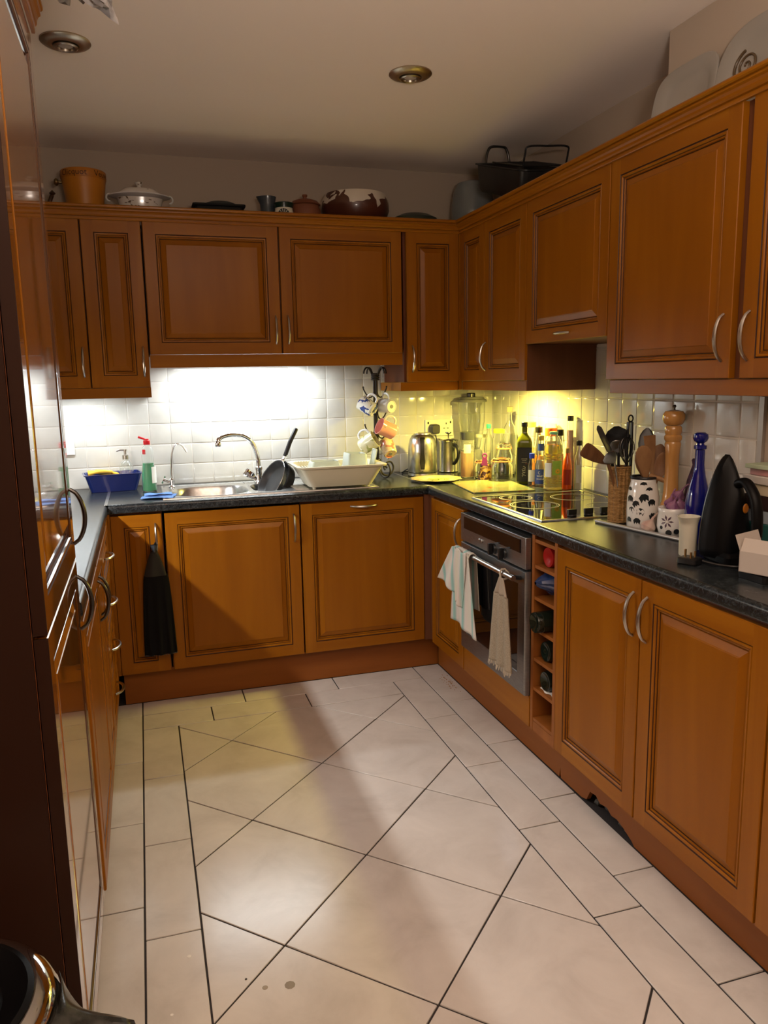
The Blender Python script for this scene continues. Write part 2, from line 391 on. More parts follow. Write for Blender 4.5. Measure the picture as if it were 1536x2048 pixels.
worktop('worktop', 'dark speckled worktop along the back wall around the sink', 'b', YK, XLK+.002, XK+.02, YW-.003-YK, hole=(.085, 1.035, .085, .455))
worktop('worktop', 'dark speckled worktop along the right wall around the hob', 'r', XK, .72, 3.452, XW-.003-XK, hole=None)
tag(MB().prism([(XK+.023, 3.462), (XW-.003, 3.462), (XW-.003, YW-.003), (XK+.023, YW-.003)], ZT-.04, ZT-.0005).build('worktop', 'worktop'), 'dark worktop corner piece beneath the kettle and jars', 'worktop')
worktop('worktop', 'dark worktop along the left wall beside the tall cupboard', 'l', XLK, 1.925, YW-.003, .62)
tag(MB().box((XLK-.012, YK-.002, ZT-.0005), (XLK+.0015, YW-.004, ZT+.002)).build('joint_strip', 'steel', bev=.0008), 'pale metal joint strip between left and back worktops', 'trim')
tag(MB().box((XK+.008, 3.453, ZT-.001), (XK+.020, YW-.004, ZT+.0012)).build('joint_strip', 'steel', bev=.0006), 'pale metal joint strip between the mug tree and the kettle', 'trim')

# ------------------------------------------------------------------ upper cabinets
unit('wall_cabinet', 'narrow wooden wall cabinet at far left, half hidden by the tall cupboard', 'cabinet', 'b', YU, -.452, .248, ZUB-.001, ZUT+.002, YW-YU-.001,
     [(.001, .245, ZUB, ZUT, (.222, 1.525, 'v'))])
unit('wall_cabinet', 'narrow wooden wall cabinet left of the sink, below the white tureen', 'cabinet', 'b', YU, -.203, .252, ZUB-.001, ZUT+.002, YW-YU-.001,
     [(.003, .247, ZUB, ZUT, (.224, 1.525, 'v'))])
unit('wall_cabinet', 'wide short wooden wall cabinet above the sink, handle at its right', 'cabinet', 'b', YU, .053, .600, 1.556, ZUT+.002, YW-YU-.001,
     [(.003, .594, 1.556, ZUT, (.570, 1.665, 'v'))])
unit('wall_cabinet', 'wide short wooden wall cabinet under the brown-patterned bowl, handle at its left', 'cabinet', 'b', YU, .654, .598, 1.556, ZUT+.002, YW-YU-.001,
     [(.003, .592, 1.556, ZUT, (.028, 1.665, 'v'))])
unit('wall_cabinet', 'narrow wooden wall cabinet left of the inner corner, above the kettle', 'cabinet', 'b', YU, 1.262, .289, ZUB-.001, ZUT+.002, YW-YU-.001,
     [(.013, .274, ZUB, ZUT, (.026, 1.525, 'v'))], carc='endpanel')
unit('wall_cabinet', 'wooden corner wall cabinet with folding two-leaf door and bow handle', 'cabinet', 'r', XU, 3.706, .698, ZUB-.001, ZUT+.002, XW-XU-.001,
     [(.002, .281, ZUB, ZUT, None), (.285, .412, ZUB, ZUT, (.018, 1.525, 'v'))], carc='darkwood')
unit('wall_cabinet', 'wooden wall cabinet over the hob with a small horizontal handle', 'cabinet', 'r', XU, 3.006, .600, 1.562, ZUT+.002, XW-XU-.004,
     [(.002, .596, 1.562, ZUT, (.30, 1.590, 'h', ), dict(bow=.024, span=.096))])
unit('wall_cabinet', 'large wooden wall cabinet above the utensils, handle at its right', 'cabinet', 'r', XU, 2.404, .622, ZUB-.001, ZUT+.002, .122,
     [(.002, .600, ZUB, ZUT, (.570, 1.525, 'v'))], carc='darkwood')
unit('wall_cabinet', 'wooden wall cabinet cropped by the right picture edge, handle at its left', 'cabinet', 'r', XU, 1.780, .520, ZUB-.001, ZUT+.002, .122,
     [(.018, .490, ZUB, ZUT, (.028, 1.525, 'v'))], carc='darkwood')
# light pelmets below the wall units
def pelmet(label, mb): return tag(mb.build('pelmet', 'wood_h', bev=.0015), label, 'pelmet')
pelmet('wooden pelmet below the far left narrow wall cabinets', MB().box((-.452, YU+.008, 1.366), (.049, YU+.026, ZUB-.0015)).box((.031, YU+.026, 1.366), (.049, YW-.012, ZUB-.0015)))
pelmet('long wooden pelmet below the two wide cabinets over the sink', MB().box((.053, YU+.004, 1.497), (1.250, YU+.022, 1.5545)))
pelmet('wooden pelmet below the narrow cabinet over the kettle', MB().box((1.240, YU+.010, 1.368), (1.548, YU+.028, ZUB-.0015)).box((1.240, YU+.028, 1.368), (1.258, YW-.012, ZUB-.0015)))
pelmet('wooden pelmet below the corner wall cabinet', MB().box((XU+.010, 3.012, 1.368), (XU+.028, 3.705, ZUB-.0015)).box((XU+.028, 3.012, 1.368), (XW-.008, 3.028, ZUB-.0015)))
pelmet('wooden pelmet below the large right wall cabinets', MB().box((XU+.010, 1.262, 1.366), (XU+.028, 2.390, ZUB-.0015)).box((XU+.028, 2.372, 1.366), (XP-.008, 2.390, ZUB-.0015)))
tag(MB().box((XU+.012, 3.0075, 1.370), (XW-.008, 3.0105, 1.561)).build('side_panel', 'darkwood'), 'dark brown side panel left of the space under the hob cabinet', 'panel')
# cornice: swept moulding
cp = [(0, 0), (-.010, 0), (-.012, .003), (-.012, .009), (-.0085, .010), (-.0085, .013), (-.016, .0145), (-.020, .019), (-.0215, .026), (-.026, .032), (-.034, .0355), (-.0345, .0395), (-.030, .0405), (-.030, .0435), (-.038, .0445), (-.043, .0475), (-.044, .053), (-.041, .0575), (0, .0575)]
def cornice_prof(o, z): return [(o+d, z+e) for d, e in cp]
ZCN = 2.126
mb = MB()
path = [(-.66, YU-.001, 0, -1), (XU-.001, YU-.001, 1, -1)]
# back and right runs meet in a mitre
r0 = [(-.60, YU+.002+d, ZCN+e) for d, e in cp]
r1 = [(XU+.002+d, YU+.002+d, ZCN+e) for d, e in cp]
r2_ = [(XU+.002+d, 1.25, ZCN+e) for d, e in cp]
mb.rings([r0, r1, r2_])
tag(mb.build('cornice', 'wood_h', ang=20), 'moulded wooden cornice along the tops of the wall cabinets', 'cornice')

# left run -----------------------------------------------------------------
unit('base_cabinet', 'wooden base cabinet left, beside the tall cupboard, seen edge on', 'cabinet', 'l', -.166, 1.925, .603, ZB-.004, CB-.001, .60,
     [(.002, .597, ZB, ZD, (.570, .765, 'v'), dict(hm='darkmetal'))])
unit('base_cabinet', 'narrow wooden base cabinet left, between wide cabinet and drawers', 'cabinet', 'l', -.166, 2.530, .298, ZB-.004, CB-.001, .60,
     [(.002, .294, ZB, ZD, (.028, .765, 'v'), dict(hm='darkmetal'))])
T = frame('l', -.166, 2.830); loc = Vector((-.4, 3.0, ZB-.004))
t = thing('drawer_unit', 'wooden unit of four drawers with bow handles at the left', 'drawers', loc); Tr = rel(T, loc)
mb = MB(); mb.T = Tr; mb.box((.001, -TH-.002, ZB-.004), (.45, -.6, CB-.001)); mb.build('carcass', 'endpanel', t)
for k in range(4):
    z0 = ZB+k*.1785; h_ = (.205, z0+.112-k*.004, 'h')
    door(t, Tr @ Matrix.Translation((.002, 0, 0)), .446, z0, z0+.1755, fw_=.03, name='drawer', handle=h_)
tag(MB().box((-.190, 3.284, ZB), (-.172, 3.463, CB-.001)).build('filler_panel', 'wood_v', bev=.001), 'wooden filler strip between the drawers and the back cabinets', 'panel')
board('plinth', 'brown plinth board below the left cabinets and drawers', MB().box((-.241, 1.925, .001), (-.226, 3.515, ZB-.006)))
# tall cupboard
YT0, YT1 = 1.318, 1.917
t = thing('tall_cupboard', 'tall glossy wooden cupboard filling the left picture edge', 'cupboard', (-.45, 1.6, 0))
loc = Vector((-.45, 1.6, 0))
T = rel(frame('l', -.170, YT0), loc)
gm = dict(mats=('gloss_v', 'gloss_v', 'glaze', 'gloss_v', 'gloss_shade'), hm='darkmetal')
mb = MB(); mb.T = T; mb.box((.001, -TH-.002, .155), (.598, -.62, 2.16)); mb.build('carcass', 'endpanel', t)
mb = MB(); mb.T = T; mb.box((.02, -.075, .001), (.598, -.60, .153)); mb.build('plinth_board', 'endpanel', t)
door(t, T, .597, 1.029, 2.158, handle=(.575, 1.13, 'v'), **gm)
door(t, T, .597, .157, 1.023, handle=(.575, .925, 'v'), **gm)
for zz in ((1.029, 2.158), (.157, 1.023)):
    mb = MB(); mb.T = T; mb.box((-.0012, -TH, zz[0]), (.0028, .0004, zz[1])); mb.build('painted_shade_strip', 'shade_paint', t)  # added strip over each near door edge, coloured dark as painted shade
mb = MB(); mb.T = T; mb.box((-.006, -TH-.003, .002), (.0008, -.62, 2.16)); mb.build('end_panel', 'shade_paint', t)  # real panel, its unlit look painted in near-black
mb = MB(); mb.rings([[(-.168-.0+(-d*.6)-loc.x, y-loc.y, 2.160+e) for d, e in cp] for y in (YT0-.02, YT1+.005)])
mb.build('cornice_moulding', 'wood_h', t, ang=20)
# left wall cupboard that carries the left strip light
unit('wall_cabinet', 'wooden wall cabinet on the left wall hidden behind the tall cupboard', 'cabinet', 'l', -.466, 1.93, 1.40, ZUB-.001, ZUT+.002, .33,
     [(.003, .697, ZUB, ZUT, None), (.703, .694, ZUB, ZUT, None)])

# ------------------------------------------------------------------ lamps' bodies
def strip(name, label, a, b, col, es):
    t = thing(name, label, 'lamp', ((a[0]+b[0])/2, (a[1]+b[1])/2, b[2]))
    L = Vector(t.location); A = Vector(a)-L; B = Vector(b)-L
    MB().box((A.x, A.y, A.z+.006), B).build('housing', 'white', t, bev=.001)
    MB().box((A.x+.003, A.y+.003, A.z), (B.x-.003, B.y-.003, A.z+.0055)).build('diffuser', mat(name+'_glow', (.9, .9, .9), .4, emit=col, es=es), t)
strip('strip_light', 'white strip light under the wide cabinets over the sink', (.15, 3.90, 1.520), (.85, 3.96, 1.5545), (.9, .97, 1), 6)
strip('spot_light', 'small warm light under the corner wall cabinet', (1.63, 3.41, 1.375), (1.70, 3.49, 1.4115), (1, .8, .4), 12)
strip('strip_light', 'white strip light under the hidden left wall cabinet', (-.61, 2.4, 1.375), (-.55, 3.1, 1.4115), (1, .93, .85), 5)
strip('strip_light', 'white strip light under the far left back wall cabinets', (-.44, 3.87, 1.375), (-.10, 3.93, 1.4115), (.9, .97, 1), 4)
for i, (x, y, lb) in enumerate([(-.152, 2.846, 'round metal ceiling downlight at top left, switched off'), (.995, 2.825, 'round metal ceiling downlight above the middle of the kitchen, switched off')]):
    t = thing('downlight', lb, 'ceiling light', (x, y, ZC), 0, 'ceiling downlights')
    MB().lathe([(.076, 0), (.077, -.004), (.070, -.009), (.045, -.016), (.040, -.014), (.038, -.006), (.0, -.006)], 0, 40).build('trim_ring', mat('brass_nickel', (.48, .41, .31), .34, 1), t)
    MB().lathe([(.036, -.010), (.038, -.019), (.033, -.022), (.026, -.020), (.024, -.012), (.0, -.012)], 0, 36).build('inner_ring', mat('brass_nickel2', (.42, .37, .30), .3, 1), t)
    MB().lathe([(.022, -.0125), (.022, -.0145), (.0, -.017)], 0, 24).build('bulb', mat('frosted_bulb', (.45, .4, .36), .5), t)

# ------------------------------------------------------------------ oven, hob, wine rack
OY0, OY1 = 2.418, 3.004
t = thing('oven', 'built-in steel oven with black glass door and bar handle', 'oven', (1.30, 2.71, .277))
def L(mb, t):
    mb.T = Matrix.Translation(-Vector(t.location)); return mb
L(MB(), t).box((1.286, OY0+.004, .277), (1.80, OY1-.004, .868)).build('body', 'blackmatt', t)
p = L(MB(), t).box((1.262, OY0, .752), (1.285, OY1, .868)).build('control_panel', 'oven', t, bev=.002)
L(MB(), t).box((1.2605, OY0+.035, .806), (1.2618, OY1-.035, .856)).build('display', 'blackglass', p)
for y in (2.585, 2.675):
    mb = L(MB(), t); mb.T = mb.T @ Matrix.Translation((1.262, y, .778)) @ Matrix.Rotation(-PI/2, 4, 'Y')
    mb.lathe([(.021, 0), (.020, .004), (.017, .008)], 0, 24).box((-.022, -.006, .008), (.022, .006, .026)); mb.build('knob', 'black', p, bev=.0015)
for y in (2.785, 2.808):
    mb = L(MB(), t); mb.T = mb.T @ Matrix.Translation((1.262, y, .786)) @ Matrix.Rotation(-PI/2, 4, 'Y')
    mb.lathe([(.006, 0), (.006, .004), (.004, .006)], 0, 14); mb.build('button', 'nickel', p)
mb = L(MB(), t)
rr = lambda a, z0_, z1_, x: [(x, OY0+a, z0_), (x, OY1-a, z0_), (x, OY1-a, z1_), (x, OY0+a, z1_)]
mb.rings([rr(0, .279, .744, 1.285), rr(0, .279, .744, 1.266), rr(.003, .282, .741, 1.262), rr(.055, .352, .690, 1.262), rr(.058, .355, .687, 1.268)])
d = mb.build('oven_door', 'oven', t)
L(MB(), t).box((1.265, OY0+.054, .351), (1.272, OY1-.054, .691)).build('window', 'blackglass', d)
mb = L(MB(), t); mb.tube([(1.222, 2.430, .722), (1.222, 2.945, .722)], .0105, 0, 14); mb.build('handle', 'steel', d)
for y in (2.452, 2.925): L(MB(), t).tube([(1.226, y, .722), (1.264, y, .715)], .008, 0, 10).build('handle_bracket', 'black', d)
tag(MB().box((1.284, OY0-.0, ZB), (1.302, OY1+.02, .2745)).box((1.302, OY0, ZB), (1.75, OY1, ZB+.015)).build('oven_base_panel', 'wood_h', bev=.001), 'plain wooden board below the oven', 'panel')
# hob
t = thing('hob', 'black glass ceramic hob with steel rim and four knobs', 'hob', (1.58, 2.715, ZT))
mb = MB(); HX, HY = .262, .305
def rr2(a, z, hx=HX, hy=HY): return [(-hx+a, -hy+a, z), (hx-a, -hy+a, z), (hx-a, hy-a, z), (-hx+a, hy-a, z)]
mb.rings([rr2(0, .0002), rr2(0, .003), rr2(.002, .006), rr2(.008, .006), rr2(.010, .0035)], cap1=False); mb.build('rim', 'steel', t)
MB().box((-HX+.0095, -HY+.0095, .0012), (HX-.0095, HY-.0095, .0042)).build('glass_plate', 'blackglass', t)
for (x, y, r) in [(-.115, .02, .098), (.125, .14, .092), (-.10, .215, .07), (.13, -.10, .075)]:
    a = mb = MB()
    for q in ((r, .0022), (r-.010, .0008)):
        mb.lathe([(q[0], .00425), (q[0], .0047), (q[0]-q[1]*2, .0047), (q[0]-q[1]*2, .00425)], 0, 48, (x, y, 0), cap0=False, cap1=False)
    mb.build('burner_ring', mat('hob_print', (.35, .34, .30), .4), t)
for x in (-.115, -.047, .020, .090):
    mb = MB(); mb.T = Matrix.Translation((x, -.262, .0042))
    mb.lathe([(.0165, 0), (.0165, .006), (.014, .008)], 0, 20).box((-.017, -.006, .006), (.017, .006, .026)); mb.build('knob', 'black', t, bev=.0015)
# wine rack
RY0, RY1 = 2.238, 2.414
t = thing('wine_rack', 'narrow wooden wine rack with six openings right of the oven', 'rack', (1.5, 2.326, ZB-.004))
mb = L(MB(), t)
mb.box((1.286, RY0, ZB-.004), (1.80, RY0+.018, CB-.001)).box((1.286, RY1-.018, ZB-.004), (1.80, RY1, CB-.001)).box((1.79, RY0+.018, ZB), (1.80, RY1-.018, CB-.001)); mb.build('frame', 'inner', t)
for z in (.205, .322, .433, .545, .660, .775, .867):
    L(MB(), t).box((1.288, RY0+.0185, z-.012), (1.788, RY1-.0185, z)).build('shelf', 'inner', t)
L(MB(), t).box((1.287, RY0+.0185, ZB-.002), (1.30, RY1-.0185, .192)).build('base_board', 'inner', t)
# wine bottles lying in the rack, bases towards the room
def wine(label, x, z, r=.037, m='bottle_glass', grp=None):
    t = thing('wine_bottle', label, 'bottle', (x, 2.326+.012, z+r+.0005), 0, grp, rot=(0, PI/2, 0))
    MB().lathe([(0, .012), (.016, .010), (r*.82, .001), (r*.95, .001), (r, .006), (r, .19), (r*.8, .225), (.015, .255), (.0145, .30)], 0, 28).build('bottle_body', m, t)
    MB().lathe([(.0155, .30), (.0155, .335), (.014, .337)], 0, 20).build('cap', 'black', t)
M_['bottle_glass'] = mat('dark_green_bottle_glass', (.008, .014, .010), .05, 0, .7)
M_['redfoil'] = mat('red_cap', (.35, .012, .012), .25)
wine('black wine bottle base poking out of the third rack opening', 1.256, .545)
wine('dark wine bottle lying in the fourth rack opening', 1.302, .433)
wine('dark wine bottle lying in the fifth rack opening', 1.302, .322)
wine('red bottle base in the top opening of the wine rack', 1.306, .775, .036, 'redfoil')
t = thing('plastic_bag', 'crumpled dark blue plastic bag in the second rack opening', 'bag', (1.36, 2.326, .661))
def bagf(u, v):
    a = 2*PI*v; x = -.095+.19*u
    r = (.048*(min(1, (u+.02)/.28))**.8) if u < .3 else .048
    r *= 1+.10*math.sin(5*a+u*9)+.06*math.sin(11*a+3*u)
    return (x-(.0 if u > .1 else .012), r*math.cos(a)*1.12, .049+r*math.sin(a)*.84+(.018*(1-u) if u < .4 else 0))
MB().grid(bagf, 14, 36).build('bag_body', noisemat('blue_plastic_bag', [(.3, (.006, .012, .05)), (.7, (.02, .05, .16))], 30, .25), t, ang=20)
tag(MB().grid(lambda u, v: (1.300+.03*u+.004*math.sin(9*v), 2.33-.05+.09*v, .3232+.004*math.sin(u*5+v*7)**2), 6, 12).build('paper_scrap', 'white', solid=.001), 'torn white paper scrap on the lip of the fifth rack opening', 'paper')

# ------------------------------------------------------------------ cloths
def ptch(c00, c10, c01, c11, amp, waves, nu=20, nv=26, ph=0., taper=1.):
    c = [Vector(p) for p in (c00, c10, c01, c11)]
    def f(u, v):
        p = c[0]*(1-u)*(1-v)+c[1]*u*(1-v)+c[2]*(1-u)*v+c[3]*u*v
        return (p.x-amp*(.25+.75*v)*math.sin(waves*2*PI*u+ph+v*1.3), p.y, p.z+.004*math.sin(u*7))
    return MB().grid(f, nu, nv)
def stripe_mat(name, base, cols, sc, axis=1, ofs=0):
    m = mat(name, base, .95, spec=.1); nt = m.node_tree; g = nt.nodes.new('ShaderNodeNewGeometry'); sx = nt.nodes.new('ShaderNodeSeparateXYZ')
    mt = nt.nodes.new('ShaderNodeMath'); mt.operation = 'MULTIPLY_ADD'; mt.inputs[1].default_value = sc; mt.inputs[2].default_value = ofs
    fr = nt.nodes.new('ShaderNodeMath'); fr.operation = 'FRACT'; r = nt.nodes.new('ShaderNodeValToRGB')
    el = r.color_ramp.elements
    while len(el) < len(cols): el.new(.5)
    for e, (p, c) in zip(el, cols): e.position = p; e.color = (*c, 1)
    nt.links.new(g.outputs['Position'], sx.inputs[0]); nt.links.new(sx.outputs[axis], mt.inputs[0]); nt.links.new(mt.outputs[0], fr.inputs[0]); nt.links.new(fr.outputs[0], r.inputs[0])
    nt.links.new(r.outputs[0], nt.nodes['Principled BSDF'].inputs['Base Color']); return m
M_['tea'] = stripe_mat('striped_tea_towel_cloth', (.6, .6, .55), [(0, (.60, .56, .48)), (.28, (.60, .54, .50)), (.42, (.24, .42, .38)), (.52, (.30, .48, .44)), (.64, (.62, .52, .48)), (.86, (.60, .58, .50)), (1, (.60, .56, .48))], 11, 1, .3)
t = thing('tea_towel', 'pale striped tea towel hanging over the left end of the oven handle', 'towel', (1.21, 2.84, .73))
def tl(mb): mb.T = Matrix.Translation(-Vector(t.location)); return mb
def rebase(mb, t): mb.v = [tuple(Vector(p)-Vector(t.location)) for p in mb.v]; return mb
A = ptch((1.203, 2.935, .735), (1.203, 2.79, .735), (1.200, 2.955, .405), (1.205, 2.705, .405), .006, 2.2)
for i, p in enumerate(A.v):     # slanting lower hem
    q = max(0, (.735-p[2])/.33); A.v[i] = (p[0], p[1], p[2]-.024*q*(2.955-p[1])/.25+.02*q)
rebase(A, t).build('front_fall', 'tea', t, solid=.0025)
B = ptch((1.196, 2.940, .738), (1.194, 2.87, .738), (1.186, 3.075, .575), (1.192, 2.880, .545), .006, 1.6, ph=1)
rebase(B, t).build('folded_corner', 'tea', t, solid=.0025)
C = ptch((1.194, 2.895, .738), (1.196, 2.80, .738), (1.180, 2.875, .52), (1.196, 2.835, .50), .008, 1.5, ph=2)
rebase(C, t).build('fold', 'tea', t, solid=.0025)
D = MB().grid(lambda u, v: (1.222-.017*math.cos(PI*v)-.003, 2.95-.17*u, .722+.017*math.sin(PI*v)+.0015*math.sin(u*30)), 16, 10)
rebase(D, t).build('bar_wrap', 'tea', t, solid=.0022)
F = ptch((1.243, 2.935, .722), (1.243, 2.80, .722), (1.246, 2.93, .50), (1.246, 2.77, .50), .003, 2)
rebase(F, t).build('back_fall', 'tea', t, solid=.0022)
M_['greytowel'] = noisemat('taupe_towelling', [(.3, (.26, .21, .15)), (.7, (.38, .32, .24))], 260, .95, bump=.8, spec=.1)
t = thing('hand_towel', 'taupe fringed hand towel hanging by a loop from the oven handle', 'towel', (1.205, 2.49, .70))
def folded(yc, wt, wb_, z0, z1, xc, amp, ph=0, waves=2.5, yo=0):
    def f(u, v):
        w = wt+(wb_-wt)*min(1, v*1.0); y = yc+yo*v+(u-.5)*-w
        return (xc-amp*(.3+.7*v)*(1+math.sin(waves*2*PI*u+ph)), y, z0+(z1-z0)*v)
    return f
rebase(MB().grid(folded(2.492, .035, .105, .712, .648, 1.206, .004, yo=.0), 14, 8), t).build('top_band', mat('taupe_cloth', (.36, .29, .22), .9), t, solid=.003)
lowt = rebase(MB().grid(folded(2.492, .105, .170, .648, .380, 1.205, .007, ph=.8, yo=-.010), 26, 24), t).build('towel_body', 'greytowel', t, solid=.005)
mb = MB()
for k in range(40):
    u = (k+.5)/40; y = 2.482-(u-.5)*.170; x = 1.203-.007*(1+math.sin(2.5*2*PI*u+.8)); g_ = random.uniform(.010, .022)
    mb.tube([(x, y, .383), (x-.003, y+random.uniform(-.004, .004), .383-g_)], .0018, 0, 4)
rebase(mb, t).build('fringe', mat('taupe_fringe', (.42, .36, .28), .95), t, kind='stuff')
mb = MB().tube([(1.206, 2.500, .708), (1.206, 2.508, .727), (1.214, 2.510, .738), (1.226, 2.508, .738), (1.237, 2.502, .726), (1.232, 2.494, .708), (1.208, 2.486, .706)], .004, 0, 8)
rebase(mb, t).build('hanging_loop', mat('taupe_cloth2', (.42, .36, .28), .9), t)
# black towel on the narrow door handle
M_['blacktowel'] = mat('black_towelling', (.010, .010, .011), .95, spec=.1, bump=(500, .5))
t = thing('hand_towel', 'black gathered hand towel hanging from the narrow back cabinet handle', 'towel', (.012, 3.42, .70))
def btf(w0, w1, z0, z1, waves, yc=3.432, amp=.006, bias=0, xc=.012, e=1.):
    def f(u, v):
        w = w0+(w1-w0)*v**e; a = 2*PI*u
        return (xc+bias*v+math.cos(a)*w/2*(1+.03*math.sin(waves*a)), yc+math.sin(a)*(.012+.008*v)+amp*v*math.sin(waves*a), z0+(z1-z0)*v)
    return f
rebase(MB().grid(btf(.030, .018, .742, .712, 5, amp=.003), 40, 6), t).build('knot', mat('navy_band', (.015, .02, .03), .8), t)
rebase(MB().grid(btf(.022, .094, .714, .606, 4, xc=.010, amp=.004, e=.7), 40, 10), t).build('yoke', mat('black_cotton', (.018, .018, .018), .8), t)
rebase(MB().grid(btf(.098, .138, .608, .252, 9, bias=.000, xc=.012, e=.6), 72, 20), t).build('skirt', 'blacktowel', t)
mb = MB()
for k in range(44):
    a = 2*PI*k/44; mb.lathe([(.0, -.003), (.0032, 0), (.0, .003)], 0, 6, (.012+math.cos(a)*.069, 3.432+math.sin(a)*.021, .251), cap0=False, cap1=False)
rebase(mb, t).build('hem_trim', mat('grey_beads', (.08, .08, .085), .6), t, kind='stuff')
mb = MB().tube([(.012, 3.432, .738), (.018, 3.436, .748), (.023, 3.441, .755), (.023, 3.447, .750), (.016, 3.440, .736)], .0035, 0, 7)
rebase(mb, t).build('hanging_loop', 'blacktowel', t)
# blue cleaning cloth
t = thing('cleaning_cloth', 'folded light blue cleaning cloth at the left sink corner', 'cloth', (.045, 3.600, ZT+.0008), -.12)
M_['bluecloth'] = mat('blue_cloth', (.16, .30, .66), .9, spec=.1, bump=(300, .5))
MB().grid(lambda u, v: (-.070+.14*u+.01*v, -.05+.10*v-.015*u, .004+.005*abs(math.sin(3*u+5*v))), 16, 12).build('lower_layer', 'bluecloth', t, solid=.003)
MB().grid(lambda u, v: (-.055+.12*u-.01*v, -.020+.070*v+.01*u, .012+.010*math.exp(-((u-.55)/.2)**2)*(.5+.5*math.cos(4*v))+.003*math.sin(9*u)), 18, 12).build('upper_fold', 'bluecloth', t, solid=.003)

# ------------------------------------------------------------------ sink
t = thing('sink', 'stainless steel sink with bowl, half bowl and ribbed drainer', 'sink', (.56, 3.74, ZT))
o = Vector(t.location)
SX0, SX1, SY0, SY1 = .070, 1.050, 3.518, 3.960
def supring(cx, cy, hx, hy, z, n=40, e=4.5):
    R_ = []
    for k in range(n):
        a = 2*PI*k/n; c_, s_ = math.cos(a), math.sin(a); q = (abs(c_)**e+abs(s_)**e)**(-1/e); R_.append((cx-o.x+hx*q*c_, cy-o.y+hy*q*s_, z))
    return R_
def sinkcell(x0, x1, bowl):
    """deck cell between x0..x1 with a bowl hole"""
    bx, by, hx, hy, dep, e = bowl; n = 40; mb = MB()
    cx, cy, wx, wy = (x0+x1)/2, (SY0+SY1)/2, (x1-x0)/2, (SY1-SY0)/2
    outer = []
    for k in range(n):
        a = 2*PI*k/n; dx, dy = math.cos(a), math.sin(a)
        px, py = bx, by
        tx = ((x1 if dx > 0 else x0)-px)/dx if abs(dx) > 1e-6 else 9; ty = ((SY1 if dy > 0 else SY0)-py)/dy if abs(dy) > 1e-6 else 9
        q = min(tx, ty); outer.append((px+dx*q-o.x, py+dy*q-o.y, .0045))
    mb.rings([outer, supring(bx, by, hx+.010, hy+.010, .0045, n, e), supring(bx, by, hx+.002, hy+.002, .0035, n, e), supring(bx, by, hx-.004, hy-.004, -.010, n, e),
              supring(bx, by, hx-.018, hy-.018, -dep+.02, n, e), supring(bx, by, hx-.045, hy-.045, -dep, n, e), supring(bx, by, .03, .03, -dep-.004, n, 2)], cap0=False, cap1=True)
    return mb
sinkcell(SX0, .468, (.283, 3.712, .175, .165, .16, 3)).build('bowl', 'steel', t)
sinkcell(.468, .640, (.552, 3.72, .072, .135, .11, 3)).build('half_bowl', 'steel', t)
mb = MB(); mb.box((.640-o.x, SY0-o.y, .0005), (SX1-o.x, SY1-o.y, .0035)); dr = mb.build('drainer', 'steel', t, bev=.001)
for k in range(15):
    y = SY0+.045+k*.024
    MB().tube([(.665-o.x, y-o.y, .0032), (1.015-o.x, y-o.y, .0032)], .0038, 0, 8).build('rib', 'steel', dr)
mb = MB()
def fr(a, z): return [(SX0+a-o.x, SY0+a-o.y, z), (SX1-a-o.x, SY0+a-o.y, z), (SX1-a-o.x, SY1-a-o.y, z), (SX0+a-o.x, SY1-a-o.y, z)]
mb.rings([fr(-.006, .0004), fr(-.005, .0045), fr(-.001, .0075), fr(.004, .0065), fr(.007, .0042)], cap0=False, cap1=False); mb.build('raised_rim', 'steel', t)
MB().lathe([(.030, -.158), (.026, -.154), (.0, -.156)], 0, 24, (.283-o.x, 3.712-o.y, 0)).build('waste', 'chrome', t)
MB().lathe([(.018, 0), (.016, .003), (0, .003)], 0, 20, (.43-o.x, 3.73-o.y, -.05)).build('overflow', 'chrome', t)
# mixer tap
t = thing('mixer_tap', 'chrome swan-neck mixer tap with two cross-headed valves behind the sink', 'tap', (.545, 3.915, ZT+.0048))
MB().lathe([(.027, 0), (.027, .006), (.020, .010), (.016, .03), (.0155, .06), (.019, .066), (.019, .078), (.015, .082)], 0, 28).build('base', 'chrome', t)
sp = smoothpts([(0, 0, .075), (-.004, 0, .13), (-.028, -.01, .20), (-.075, -.03, .238), (-.130, -.055, .248), (-.175, -.078, .243), (-.196, -.088, .232), (-.203, -.092, .218)], 6)
MB().tube(sp, .0115, 0, 16).lathe([(.013, 0), (.0145, .004), (.0145, .022), (.012, .026)], 0, 20, (-.2035, -.0925, .196)).build('spout', 'chrome', t)
for s in (-1, 1):
    mb = MB(); mb.T = Matrix.Translation((s*.008, 0, .012)) @ Matrix.Rotation(s*math.radians(50), 4, 'Y')
    mb.lathe([(.012, 0), (.012, .022), (.018, .030), (.021, .040), (.020, .060), (.023, .066), (.023, .074), (.018, .080), (.0, .082)], 0, 8); mb.build('valve_handle', 'chrome', t, ang=20)
# filter tap
t = thing('filter_tap', 'slim chrome filter tap with a small lever at the sink\'s left corner', 'tap', (.118, 3.905, ZT+.0048))
MB().lathe([(.016, 0), (.016, .004), (.010, .010), (.011, .03), (.013, .038), (.009, .045)], 0, 20).build('base', 'chrome', t)
MB().tube(smoothpts([(0, 0, .04), (.002, 0, .10), (.008, -.004, .16), (.020, -.010, .198), (.038, -.018, .212), (.058, -.026, .204), (.078, -.034, .172)], 6), .0048, 0, 12).build('spout', 'chrome', t)
mb = MB(); mb.T = Matrix.Translation((0, 0, .022)) @ Matrix.Rotation(-1.15, 4, 'Y')
mb.lathe([(.007, 0), (.007, .03), (.010, .034), (.010, .044)], 0, 14)
for a in range(4): mb.tube([(0, 0, .039), (.019*math.cos(a*PI/2), .019*math.sin(a*PI/2), .041)], .0042, 0, 8)
mb.build('lever', 'chrome', t)
